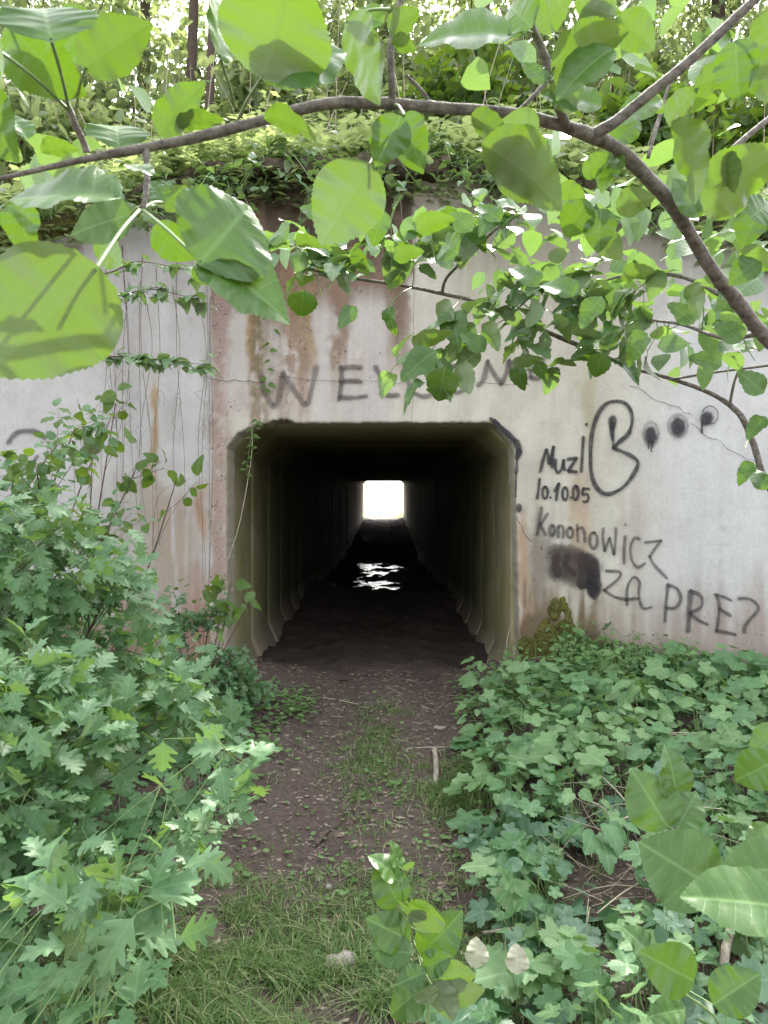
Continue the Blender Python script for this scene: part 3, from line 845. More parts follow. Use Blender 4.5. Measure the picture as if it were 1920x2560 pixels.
# far headwall
g = Geo()
fx0, fx1 = -.02 - 1.10, -.02 + 1.10; fz0, fz1 = CZ - .50, CZ + 1.76
for (a, b, c, d) in ((-7, -1, fx0, 4.2), (fx1, -1, 7, 4.2), (fx0 + .001, fz1, fx1 - .001, 4.2), (fx0 + .001, -1, fx1 - .001, fz0)):
    v = [(a, 42.45, b), (c, 42.45, b), (c, 42.45, d), (a, 42.45, d), (a, 42.8, b), (c, 42.8, b), (c, 42.8, d), (a, 42.8, d)]
    g.add(v, None, [[0, 1, 2, 3], [5, 4, 7, 6], [0, 4, 5, 1], [3, 2, 6, 7], [1, 5, 6, 2], [4, 0, 3, 7]])
for (sx, sz, px, pz) in ((1, -1, fx0, fz1), (-1, -1, fx1, fz1), (1, 1, fx0, fz0), (-1, 1, fx1, fz0)):
    c = .2; v = []
    for yy in (42.452, 42.79): v += [(px, yy, pz), (px + sx * c, yy, pz), (px, yy, pz + sz * c)]
    g.add(v, [[0, 1, 2], [3, 5, 4]], [[1, 4, 5, 2], [0, 3, 4, 1], [0, 2, 5, 3]])
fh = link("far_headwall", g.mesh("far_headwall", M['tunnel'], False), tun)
fh["label"] = "far portal frame seen small at the end of the tube"

FARPLANT = True
# ------------------------------------------------------------------ leaf shapes
def grid_leaf(rows, nc=2, fold=.22, droop=.25, wav=.0, seed=0):
    """rows: (midrib y, outline x, outline y); leaf lies along +y, 1 long, face +z"""
    r = np.random.RandomState(seed); V = []; U = []
    asy = 1 + (r.rand() - .5) * .08
    for k, (ym, xo, yo) in enumerate(rows):
        w = (math.sin(k * 22.0 / len(rows) * .55 + seed) + .5 * math.sin(k * 22.0 / len(rows) * 1.3 + seed * 2)) * wav * .8
        for j in range(-nc, nc + 1):
            f = abs(j) / nc; s = (1 if j > 0 else -1) * (asy if j > 0 else 1)
            x = s * xo * f if j else 0; yy = ym + (yo - ym) * f
            z = fold * abs(x) * (1 - .5 * f) - droop * yy * yy + w * f * (1 if j > 0 else -1) * xo + .04 * math.sin(yy * 9 + (0 if j > 0 else 2)) * abs(x)
            V.append((x, yy, z)); U.append((x * 1.0, ym))
    m = 2 * nc + 1; n = len(rows); Qd = []
    for k in range(n - 1):
        for j in range(m - 1): Qd.append((k * m + j, k * m + j + 1, (k + 1) * m + j + 1, (k + 1) * m + j))
    return np.array(V), np.array(Qd), np.array(U)
def apple_rows(n, wmax=.40, ser=.02, pw=.78):
    out = [(0, .0, 0)]
    for k in range(1, n):
        t = k / n
        w = wmax * math.sin(math.pi * t ** pw) ** .72
        a = 1 if k % 2 else -1
        out.append((t * .98, w * (1 + (.03 if n < 30 else .012) * a), t + ser * a * (.5 if n < 12 else 1)))
    out.append((.985, .0, 1.02)); return out
HAW = [(0, .0, 0), (.10, .02, .10), (.14, .10, .17), (.18, .22, .24), (.24, .40, .38), (.28, .42, .44), (.31, .34, .45), (.35, .19, .42), (.40, .20, .50), (.47, .36, .63), (.52, .40, .70), (.55, .31, .71), (.60, .16, .66), (.66, .19, .74), (.74, .28, .86), (.79, .23, .90), (.84, .12, .87), (.90, .11, .95), (1, .0, 1.03)]
HAWL = [(0, .0, 0), (.12, .07, .14), (.22, .34, .33), (.28, .42, .44), (.36, .18, .42), (.46, .34, .62), (.52, .39, .70), (.6, .16, .66), (.76, .27, .88), (.84, .11, .87), (1, .0, 1.03)]
def polar_leaf(tab, n, teeth, cup=.12, cy=.32, droop=.15, mid=True, seed=0):
    r = np.random.RandomState(seed)
    A = np.array(sorted(tab)); V = [(0, cy, 0)]; U = [(0, .3)]
    th = np.linspace(-180, 180, n, endpoint=False) + 180.0 / n
    rad = np.interp(np.abs(th), A[:, 0], A[:, 1]) * (1 + teeth * np.where(np.arange(n) % 2, 1, -1)) * (1 + (r.rand(n) - .5) * .05)
    rings = (.55, 1) if mid else (1,)
    for f in rings:
        for k in range(n):
            a = math.radians(th[k]); x = math.sin(a) * rad[k] * f; y = cy + math.cos(a) * rad[k] * f
            lob = .025 * math.cos(math.radians(th[k]) * 5)
            V.append((x, y, cup * (x * x + (y - cy) ** 2) + lob * f * .8 - droop * max(0, y - cy) ** 2)); U.append((x * .8, .3 + (y - cy)))
    T = [(0, 1 + (k + 1) % n, 1 + k) for k in range(n)]; Qd = []
    if mid: Qd = [(1 + k, 1 + (k + 1) % n, 1 + n + (k + 1) % n, 1 + n + k) for k in range(n)]
    V = np.array(V); T = [(a, b, c) for a, b, c in T]
    return V, (np.array(T), np.array(Qd)), np.array(U)
PALM = [(0, .70), (12, .60), (26, .50), (34, .36), (40, .38), (54, .56), (66, .58), (80, .50), (94, .34), (104, .40), (122, .48), (140, .44), (158, .36), (172, .2), (180, .06)]
ROUND = [(0, .46), (90, .50), (150, .48), (168, .40), (180, .12)]

def leafmesh(name, data, mat):
    V, F_, U = data
    if isinstance(F_, tuple): Fs = [f for f in F_ if len(f)]
    else: Fs = [F_]
    return mesh_np(name, V, Fs, U, mat=mat)
LM = {}
LM['apple_hi'] = [leafmesh("apple_leaf", grid_leaf(apple_rows(46, .38 + .02 * s, .009, .74 + .05 * s), 4, .18 + .07 * s, .10 + .09 * s, .09, s), M['apple']) for s in range(4)]
LM['apple'] = [leafmesh("apple_leaf", grid_leaf(apple_rows(12, .37 + .025 * s, .02), 2, .3 + .12 * s, .2 + .2 * s, .14, s + 10), M['apple']) for s in range(4)]
LM['apple_pale'] = [leafmesh("apple_leaf", grid_leaf(apple_rows(12, .36 + .025 * s, .02), 2, .3 + .12 * s, .2 + .2 * s, .14, s + 14), M['apple_pale']) for s in range(4)]
LM['haw'] = [leafmesh("hawthorn_leaf", grid_leaf(HAW, 2, .12 + .12 * s, .10 + .15 * s, .10, s + 20), M['haw']) for s in range(4)]
LM['hazel'] = [leafmesh("sapling_leaf", grid_leaf(apple_rows(12, .34, .025, .85), 2, .35, .25 + .2 * s, .15, s + 30), M['hazel']) for s in range(3)]
LM['palm'] = [leafmesh("lobed_leaf", polar_leaf(PALM, 56, .06, .1 + .18 * s, .30, .25, True, s), M['herb']) for s in range(3)]
LM['herb'] = [leafmesh("herb_leaf", grid_leaf(apple_rows(12, .34, .035, .9), 2, .25, .25 + .15 * s, .12, s + 50), M['herb']) for s in range(3)]
for kk in ('pale', 'blue'):
    LM['palm_' + kk] = [leafmesh("lobed_leaf", polar_leaf(PALM, 56, .06, .1 + .18 * s, .30, .25, True, s + 5), M['herb_' + kk]) for s in range(2)]
    LM['herb_' + kk] = [leafmesh("herb_leaf", grid_leaf(apple_rows(12, .38, .035, .9), 2, .25, .25 + .15 * s, .12, s + 60), M['herb_' + kk]) for s in range(2)]
LM['round'] = [leafmesh("round_leaf", polar_leaf(ROUND, 18, .03, .2 * s, .45, .0, False, s), M['ivy']) for s in range(2)]
LO = {'apple': grid_leaf(apple_rows(5, .38, .0), 1, .3, .3), 'haw': grid_leaf(HAWL, 1, .2, .2), 'herb': grid_leaf(apple_rows(6, .34, .03), 1, .25, .3),
      'rhomb': (np.array([(0, 0, 0), (.22, .45, .05), (0, 1, -.12), (-.22, .45, .05), (0, .5, -.02)]), np.array([(0, 1, 4, 4), (1, 2, 4, 4), (2, 3, 4, 4), (3, 0, 4, 4)])[:, :3], np.array([(.0, 0), (.22, .45), (0, 1), (-.22, .45), (0, .5)]))}
V_, F_, U_ = polar_leaf(PALM, 22, .04, .2, .30, .2, False, 3); LO['palm'] = (V_, F_[0], U_)
V_, F_, U_ = polar_leaf(ROUND, 10, .02, .15, .45, 0, False, 3); LO['round'] = (V_, F_[0], U_)

def frames(d, nrm):
    d = d / (np.linalg.norm(d, axis=1)[:, None] + 1e-9)
    x = np.cross(d, nrm); x /= np.linalg.norm(x, axis=1)[:, None] + 1e-9
    z = np.cross(x, d)
    return x, d, z
def join_leaves(geo, kind, pos, d, nrm, size):
    """many leaves as plain geometry"""
    V, F_, U = LO[kind]; n = len(pos)
    if not n: return
    x, y, z = frames(np.asarray(d, float), np.asarray(nrm, float))
    size = np.asarray(size, float)[:, None, None]
    W_ = (V[None, :, 0, None] * x[:, None] + V[None, :, 1, None] * y[:, None] + V[None, :, 2, None] * z[:, None]) * size + np.asarray(pos)[:, None]
    Fa = (F_[None] + (np.arange(n) * len(V))[:, None, None]).reshape(-1, F_.shape[1])
    kw = {'T': Fa} if F_.shape[1] == 3 else {'Qd': Fa}
    geo.add(W_.reshape(-1, 3), U=np.tile(U, (n, 1)), **kw)
def put_leaf(parent, me, pos, d, nrm, size, name="leaf", wx=1.0):
    x, y, z = frames(np.array([d], float), np.array([nrm], float)); x, y, z = x[0] * size * wx, y[0] * size, z[0] * size
    o = bpy.data.objects.new(name, me); COL.objects.link(o); o.parent = parent
    L = Vector(pos) - parent.location
    o.matrix_local = Matrix(((x[0], y[0], z[0], L.x), (x[1], y[1], z[1], L.y), (x[2], y[2], z[2], L.z), (0, 0, 0, 1)))
    return o
def rv(n, s=1.0): return RS.normal(size=(n, 3)) * s
def unit(v): v = np.asarray(v, float); return v / (np.linalg.norm(v) + 1e-9)

# ------------------------------------------------------------------ plants on the bank and trees above
def scatter(n, x0, x1, y0, y1, hf, dens=None):
    x = RS.uniform(x0, x1, n); y = RS.uniform(y0, y1, n)
    if dens is not None:
        k = RS.rand(n) < dens(x, y); x = x[k]; y = y[k]
    return np.stack([x, y, hf(x, y)], -1)

gb = Geo(); gs = Geo()
# leafy stems all over the slope: each stem carries tiers of leaflets held level
def bank_stems(pts, h0, h1, leaf, nl, spread, kind='rhomb'):
    n = len(pts); H = RS.uniform(h0, h1, n)
    lean = rv(n, .18); lean[:, 2] = 1; lean /= np.linalg.norm(lean, axis=1)[:, None]
    P0 = []; D0 = []; N0 = []; S0 = []
    for k in range(nl):
        f = .35 + .65 * (k + RS.rand(n)) / nl
        a = RS.uniform(0, 2 * math.pi, n)
        out = np.stack([np.cos(a), np.sin(a), RS.uniform(-.35, .3, n)], -1)
        p = pts + lean * (H * f)[:, None] + out * (spread * RS.uniform(.2, 1, n) * (1.15 - .5 * f))[:, None]
        up = np.stack([RS.normal(size=n) * .35, RS.normal(size=n) * .35 - .12, np.ones(n)], -1)
        P0.append(p); D0.append(out); N0.append(up); S0.append(leaf * RS.uniform(.6, 1.25, n))
    join_leaves(gb, kind, np.concatenate(P0), np.concatenate(D0), np.concatenate(N0), np.concatenate(S0))
def edge_pts(n, lo, hi):
    x = RS.uniform(-4.2, 4.2, n); y = y_wall(x) + RS.uniform(lo, hi, n); return np.stack([x, y, np.maximum(bank_h(x, y), z_top(x) - .02)], -1)
def behind(p): return p[p[:, 1] > y_wall(p[:, 0]) + .10]
pts = behind(scatter(4200, -7.5, 7.5, 4.6, 10.5, bank_h, lambda x, y: .35 + .65 * (fbm(x * .9, y * .9) > .42)))
bank_stems(pts, .12, .62, .12, 10, .18)
bank_stems(edge_pts(800, -.02, .9), .12, .55, .105, 10, .17, 'apple')
bank_stems(edge_pts(420, -.10, .1), -.25, .12, .09, 8, .12, 'apple')
pts = behind(scatter(2600, -10, 10, 9, 17, bank_h)); bank_stems(pts, .2, .9, .15, 10, .28)
pts = behind(scatter(700, -6, 6, 5.2, 9.0, bank_h)); bank_stems(pts, .15, .45, .075, 9, .12, 'herb')
o = link("undergrowth", gb.mesh("undergrowth", M['bank']))
tag(o, "mass of small-leaved bright green plants covering the slope above the wall", "undergrowth", kind="stuff")

# thin stems standing in the undergrowth
gst = Geo()
for k in range(150):
    x = RS.uniform(-5, 5); y = RS.uniform(6.6, 11); z = float(bank_h(x, y)); h = RS.uniform(.5, 1.6); a = RS.normal(size=2) * .22
    tube(gst, [(x, y, z - .05), (x + a[0] * h * .4, y + a[1] * h * .4, z + h * .5), (x + a[0] * h, y + a[1] * h, z + h)], [.006, .004, .002], 4, 2, cap=False)
o = link("bare_stems", gst.mesh("bare_stems", M['dry'])); tag(o, "thin bare stems poking up through the undergrowth on the slope", "dry stems", kind="stuff")

def grass_blades(geo, pts, h0, h1, w, bend=.6, seg=3, hang=0.0):
    n = len(pts); H = RS.uniform(h0, h1, n); a = RS.uniform(0, 2 * math.pi, n); d = np.stack([np.cos(a), np.sin(a), 0 * a], -1)
    side = np.stack([-np.sin(a), np.cos(a), 0 * a], -1); b = RS.uniform(.1, 1, n) * bend
    V = []
    for s in range(seg + 1):
        t = s / seg
        c = pts + d * (H * b * t ** 1.6)[:, None]; c[:, 2] += H * (t - (.35 * b + hang) * t * t * 1.6)
        ww = (w * (1 - t) ** .6 + .0004) * RS.uniform(.9, 1.1, n)
        V.append(c - side * ww[:, None]); V.append(c + side * ww[:, None])
    V = np.stack(V, 1).reshape(-1, 3); m = 2 * (seg + 1); base = (np.arange(n) * m)[:, None]
    Fq = np.concatenate([base + np.array([[2 * s, 2 * s + 1, 2 * s + 3, 2 * s + 2]]) for s in range(seg)])
    geo.add(V, None, Fq)

gfp = Geo(); n = 900; pos = np.stack([RS.uniform(.35, 1.6, n), RS.uniform(46, 47.5, n), np.zeros(n)], -1); pos[:, 2] = 1.0 + RS.rand(n) * (.15 + .55 * ss(.4, 1.5, pos[:, 0]))
up = rv(n, .5); up[:, 2] += .7; join_leaves(gfp, 'rhomb', pos, rv(n), up, RS.uniform(.08, .18, n))
o = link("far_bush", gfp.mesh("far_bush", M['bank'])); tag(o, "low bush in the sun beyond the far end of the tunnel", "bush")

# grass hanging over the coping
gg = Geo()
x = RS.uniform(-2.6, 2.8, 5200); x = x[(N1(x * 3.1, x * 0) > .36)]
y = y_wall(x) - RS.uniform(-.15, .12, len(x)); pts = np.stack([x, y, z_top(x) + .03 + .04 * RS.rand(len(x))], -1)
grass_blades(gg, pts, .10, .30, .0022, 1.3, 4, .35)
x = RS.uniform(-5, 5, 9000); y = RS.uniform(5.5, 9.0, 9000); k = (fbm(x * 1.2 + 4, y * 1.2) > .5) & (y > y_wall(x) + .1); pts = np.stack([x[k], y[k], bank_h(x[k], y[k])], -1)
grass_blades(gg, pts, .15, .45, .003, .8, 3)
o = link("bank_grass", gg.mesh("bank_grass", M['grass'])); tag(o, "loose grass growing on the slope and hanging over the wall top", "grass", kind="stuff")

def tree(base, h, r, crown_c, crown_r, nleaf, label, lean=(0, 0), leaf=.15, mat='bank', group="trees on the embankment", limbs=9, low=False):
    t = empty("tree", base, label, "tree", group)
    g = Geo(); b = np.array(base, float); top = b + np.array([lean[0], lean[1], h])
    pts = [b - [0, 0, .3], b + (top - b) * .35 + rv(1, .12)[0], b + (top - b) * .7 + rv(1, .15)[0], top]
    tube(g, pts, [r * 1.2, r, r * .7, r * .25], 10, 5, .12)
    tr = link("trunk", g.mesh("trunk", M['barkdark']), t)
    g2 = Geo(); g3 = Geo(); C = np.array(crown_c, float); R_ = np.array(crown_r, float)
    anchors = []
    for k in range(limbs):
        f = RS.uniform(.35, .95); p0 = b + (top - b) * f
        v = rv(1)[0]; v /= np.linalg.norm(v); e = C + v * R_ * RS.uniform(.55, .95)
        m_ = (p0 + e) / 2 + [0, 0, .3]
        Cc = tube(g2, [p0, m_, e], [r * .35, r * .2, r * .05], 5, 5, cap=False); anchors.append(Cc)
        for q in range(5):
            s = Cc[RS.randint(len(Cc) // 3, len(Cc))]; e2 = s + rv(1, .45)[0] * R_ * .5
            Cd = tube(g2, [s, (s + e2) / 2 + [0, 0, .1], e2], [r * .10, r * .06, r * .02], 4, 4, cap=False); anchors.append(Cd)
    lb = link("limb", g2.mesh("limb", M['barkdark']), t)
    A = np.concatenate(anchors)
    c0 = A[RS.randint(0, len(A), nleaf // 22)]
    cl = c0 + rv(len(c0), .16) * R_ * .6
    pos = np.repeat(cl, 22, 0) + rv(len(cl) * 22, 1) * np.array([.30, .30, .16])
    n = len(pos); up = rv(n, .45); up[:, 2] += 1; d = rv(n); d[:, 2] -= .4
    join_leaves(g3, 'rhomb', pos, d, up, leaf * RS.uniform(.6, 1.3, n))
    link("crown", g3.mesh("crown", M[mat]), t)
    return t
def bz(x, y): return (x, y, float(bank_h(np.array(x), np.array(y))))
tree(bz(-2.7, 10.5), 8, 0.062, (-2.9, 11, 8.75), (2.185, 1.6, 2.04), 4340, "thin brown trunked tree at the top of the slope, left of centre")
tree(bz(-6.0, 11.0), 8, 0.099, (-6, 11, 8.75), (2.99, 2, 2.55), 5580, "leafy tree on the upper left of the slope")
tree(bz(1.5, 12.2), 8, 0.074, (1.3, 12.4, 9.59), (1.84, 1.6, 2.04), 3720, "slim tree on the slope behind the middle fork of the branch")
tree(bz(4.2, 9.4), 7, 0.087, (4, 9.6, 7.91), (2.3, 1.6, 2.21), 6820, "yellow green tree on the slope at the upper right")
tree(bz(3.1, 13.2), 8, 0.087, (3, 13.2, 10.07), (1.955, 1.5, 2.55), 4960, "tall dark tree on the crest at the upper right", mat='hazel')
tree(bz(7.6, 12.0), 8, 0.099, (7.2, 12, 9.35), (2.99, 2, 2.89), 5580, "broad tree beyond the right edge of the slope")
tree(bz(-9.6, 14.0), 9, 0.112, (-9.4, 14, 10.55), (3.45, 2.4, 3.06), 4960, "broad tree beyond the left edge of the slope")

tree(bz(-.6, 15.5), 8, 0.081, (-0.6, 15, 11.15), (3.45, 2, 2.21), 7440, "tree standing back on the crest behind the middle of the slope")
tree(bz(-4.6, 14.5), 9, 0.093, (-4.4, 14.4, 10.79), (3.22, 2, 2.89), 7440, "tree on the crest at the upper left behind the thin trunk")
tree(bz(5.6, 15.5), 9, 0.093, (5.4, 15.2, 11.27), (3.45, 2, 3.06), 7440, "tree on the crest behind the upper right limb")
tree(bz(-2.2, 9.6), 8, .05, (-2.0, 9.4, 13.0), (2.6, 1.6, 1.6), 7000, "slender tree left of the middle, its unseen crown set high for shading")  # crown set above the view for shading
tree(bz(1.3, 10.0), 5, .05, (.8, 9.4, 9.5), (1.2, .9, .7), 3400, "small tree added right of the middle, its unseen crown shading the left bush")  # crown added above the view to keep sun off the left bush
def bush(name, base, R_, nst, nleaf, label, cat, leaf, kind, mat, group=None, lo_part=True):
    t = empty(name, base, label, cat, group); g = Geo(); g3 = Geo(); A = []
    b = np.array(base, float); R_ = np.array(R_, float)
    for k in range(nst):
        v = rv(1)[0]; v[2] = abs(v[2]) + .5; v /= np.linalg.norm(v); e = b + v * R_ * [1, 1, 1.3]
        A.append(tube(g, [b, (b + e) / 2 + rv(1, .05)[0], e], [.012, .008, .002], 4, 6, cap=False))
    A = np.concatenate(A); c = A[RS.randint(len(A) // 8, len(A), nleaf // 9)]
    c = c[c[:, 2] > b[2] + .1]
    pos = np.repeat(c, 9, 0) + rv(len(c) * 9, .11) * R_; n = len(pos); up = rv(n, .4); up[:, 2] += 1; d = rv(n)
    join_leaves(g3, kind, pos, d, up, leaf * RS.uniform(.6, 1.3, n))
    link("stem", g.mesh("stem", M['redstem']), t); link("foliage", g3.mesh("foliage", mat), t)
    return t
for i, (x, y, R_, lab, mt) in enumerate(((2.5, 6.9, (.9, .6, .8), "bushy shrub right behind the top of the right wing wall", 'hazel'), (-3.3, 7.4, (1.0, .8, .9), "pale bush on the slope above the left wing wall", 'bank'),
                             (1.2, 8.4, (.9, .7, 1.0), "green bush on the slope above the right half of the ledge", 'hazel'), (-1.6, 8.8, (.9, .8, .9), "light bush halfway up the slope left of centre", 'bank'),
                             (3.6, 8.2, (1.1, .8, 1.3), "large yellow-lit bush at the right of the slope", 'hazel'), (-4.6, 9.6, (1.2, 1, 1.4), "tall bush far left on the slope", 'bank'),
                             (.1, 10.4, (1.1, .9, .9), "low bush near the crest in the middle", 'bank'),
    (2.0, 11.2, (1.5, 1, 1.5), "tall bush near the crest right of the middle", 'bank'), (-.9, 12.6, (1.6, 1, 1.6), "bush on the crest left of the middle", 'bank'), (4.4, 12.0, (1.6, 1, 1.7), "tall bush on the crest at the right", 'bank'),
    (-2.6, 12.8, (1.6, 1, 1.8), "tall bush on the crest beside the thin brown trunk", 'bank'), (-6.2, 12.4, (1.8, 1.2, 1.8), "tall bush on the crest far left", 'bank'), (1.2, 13.4, (1.5, 1, 1.7), "bush on the crest behind the middle fork", 'bank'),
    (-3.6, 10.6, (1.6, 1, 1.7), "high bush on the slope in front of the thin trunks", 'bank'), (-.6, 11.2, (1.5, 1, 1.7), "high bush on the upper slope under the big top leaf", 'bank'), (3.2, 10.6, (1.5, 1, 1.8), "high bush on the upper slope under the right fork", 'bank'), (-5.4, 11.2, (1.6, 1, 1.9), "high bush on the upper slope at the far left", 'bank'), (5.6, 10.8, (1.7, 1, 1.9), "high bush on the upper slope at the far right", 'bank'))):
    bush("slope_bush", bz(x, y), R_, 22, 2200 if i < 3 else 2100, lab, "bush", .14, 'herb', M[mt], "bushes on the slope")

# ------------------------------------------------------------------ apple tree: the near branches
apple = empty("apple_tree", (1.15, 1.5, .15), "apple tree whose bare limbs and big serrated leaves hang across the top of the view", "tree")
gt = Geo()
tube(gt, [(1.15, 1.5, .05), (1.12, 1.46, .8), (1.08, 1.4, 1.5)], [.07, .055, .045], 12, 6, .1)
link("trunk", gt.mesh("trunk", M['bark']), apple)
BR = []
def limb(pts, rad, name="limb", sub=6, nseg=8):
    g = Geo(); C = tube(g, pts, rad, nseg, sub, .10); link(name, g.mesh(name, M['bark']), apple); BR.append(C); return C
limb([(1.08, 1.4, 1.5), Q(1900, 900, 1.32), Q(1750, 810, 1.28), Q(1650, 725, 1.24), Q(1600, 660, 1.2), Q(1550, 600, 1.16), Q(1500, 522, 1.12), Q(1450, 440, 1.08), Q(1392, 378, 1.03), Q(1340, 325, 1.0), Q(1275, 292, .97)],
     [.03, .012, .0112, .0102, .0108, .0100, .0102, .0096, .0098, .0088, .0088])
limb([Q(1275, 292, .97), Q(1215, 272, .95), Q(1120, 248, .93), Q(1030, 238, .91), Q(940, 232, .9), Q(850, 224, .88), Q(780, 222, .87), Q(700, 225, .86), Q(620, 244, .85), Q(560, 262, .84), Q(440, 293, .82), Q(320, 318, .8), Q(240, 333, .79), Q(165, 348, .78), Q(60, 372, .77), Q(-60, 400, .76)],
     [.0088, .0078, .0072, .0068, .0066, .0064, .0064, .0066, .0062, .006, .0058, .0052, .0046, .0034, .0026, .0018])
limb([Q(1280, 292, .97), Q(1330, 262, .96), Q(1400, 205, .95), Q(1470, 148, .94), Q(1540, 85, .93), Q(1640, -10, .92), Q(1720, -90, .91)], [.0075, .0068, .0066, .0062, .0060, .0056, .005], sub=4)
limb([Q(1455, 432, 1.08), Q(1530, 370, 1.1), Q(1590, 315, 1.12), Q(1670, 250, 1.14), Q(1760, 190, 1.16)], [.0052, .0046, .0044, .0042, .004], sub=4)
limb([Q(1225, 275, .95), Q(1208, 232, .93), Q(1195, 170, .92), Q(1170, 105, .91), Q(1150, 60, .9), Q(1140, 30, .9)], [.006, .0056, .0052, .0048, .004, .003], "twig", 4)
limb([Q(847, 226, .88), Q(847, 190, .87), Q(843, 120, .86), Q(850, 62, .86), Q(862, 20, .86), Q(868, -30, .86)], [.0048, .0042, .004, .0038, .0038, .0035], "twig", 4)
limb([Q(188, 330, .785), Q(180, 305, .78), Q(162, 270, .77), Q(155, 248, .765), Q(138, 210, .76)], [.0040, .0034, .0036, .0032, .0028], "twig", 4)
limb([Q(315, 320, .8), Q(318, 372, .79), Q(314, 430, .78), Q(306, 450, .775)], [.0042, .003, .0026, .003], "twig", 4)
limb([Q(1110, 250, .93), Q(1140, 220, .94), Q(1180, 175, .95), Q(1210, 120, .96)], [.003, .0026, .0024, .002], "twig", 4)
limb([Q(930, 225, .9), Q(910, 195, .9), Q(880, 165, .9)], [.0026, .0024, .002], "twig", 4)
limb([Q(1400, 340, 1.2), Q(1420, 270, 1.22), Q(1440, 200, 1.25), Q(1455, 170, 1.26)], [.003, .0028, .0026, .002], "twig", 4)
# middle-distance branch
mid = limb([Q(2050, 1500, 1.9), Q(1800, 1250, 2.0), Q(1665, 1060, 2.05), Q(1628, 960, 2.05), Q(1598, 895, 2.05), Q(1540, 852, 2.08), Q(1450, 818, 2.1), Q(1380, 800, 2.1)], [.013, .0105, .009, .0085, .008, .007, .0056, .0045])
limb([Q(1260, 750, 2.1), Q(1200, 725, 2.1), Q(1120, 690, 2.1), Q(1040, 655, 2.12), Q(955, 634, 2.15), Q(860, 615, 2.18), Q(780, 604, 2.2), Q(700, 590, 2.2), Q(640, 572, 2.2)], [.0066, .0068, .0064, .0058, .0056, .0048, .0044, .0034, .0022])
limb([Q(1380, 800, 2.1), Q(1330, 780, 2.1), Q(1260, 750, 2.1)], [.005, .006, .0066], "twig", 4)
limb([Q(955, 634, 2.15), Q(965, 600, 2.12), Q(1010, 555, 2.08), Q(1060, 505, 2.03), Q(1135, 445, 1.98)], [.005, .0044, .004, .0036, .0025], "twig", 4)
limb([Q(1450, 820, 2.1), Q(1540, 805, 2.05), Q(1640, 792, 2.0), Q(1720, 780, 1.98)], [.0035, .003, .0036, .004], "twig", 4)
limb([Q(1576, 878, 2.05), Q(1585, 830, 2.04), Q(1597, 795, 2.03)], [.0045, .0036, .003], "twig", 4)
limb([Q(1110, 690, 2.1), Q(1120, 665, 2.08), Q(1170, 625, 2.06), Q(1240, 590, 2.06)], [.003, .0026, .0022, .0016], "twig", 4)
limb([Q(1560, 640, 1.8), Q(1480, 600, 1.85), Q(1380, 590, 1.9), Q(1290, 610, 1.95)], [.006, .005, .004, .002], "twig", 4)
limb([Q(1640, 720, 1.5), Q(1560, 730, 1.7), Q(1470, 700, 1.85), Q(1380, 690, 1.95)], [.006, .005, .004, .002], "twig", 4)

gstalk = Geo()
NL = [0]
def L2(bx, by, tx, ty, D, wr, hub=None, mesh='apple_hi', flip=1, dD=0.0, ow=.76):
    """leaf from base pixel to tip pixel (display pixels) at distance D; wr = seen width / seen length"""
    a = np.array(Q(bx, by, D)); l = math.hypot(tx - bx, ty - by) * K / FPX * D
    roll = 0; dz = dD
    wx = 1.0
    if wr > ow: wx = min(wr / ow, 1.45); dz = dz + l * .35 * flip
    b = np.array(Q(tx, ty, D)) + np.array([0, dz, 0])
    d = b - a; size = np.linalg.norm(d)
    view = unit(np.array([0, 0, CZ]) - a)
    ax = unit(d); n0 = view - ax * view.dot(ax); n0 = unit(n0)
    if wr < ow: roll = math.acos(max(.1, wr / ow)) * flip
    s = np.cross(ax, n0); nrm = n0 * math.cos(roll) + s * math.sin(roll)
    if nrm[2] < -.35: nrm = -nrm
    ms = LM[mesh]; NL[0] += 1
    put_leaf(apple, ms[NL[0] % len(ms)], a, d, nrm, size, wx=wx)
    if hub is not None:
        h = np.array(Q(hub[0], hub[1], hub[2] if len(hub) > 2 else D)); mm = (a + h) / 2 + [0, 0, .004]
        tube(gstalk, [h, mm, a + d * .04], [.0018, .0015, .0016], 6, 4, cap=False)
H1 = (306, 452, .775); H2 = (150, 240, .765); H3 = (514, 258, .84); H4 = (1195, 165, .92)
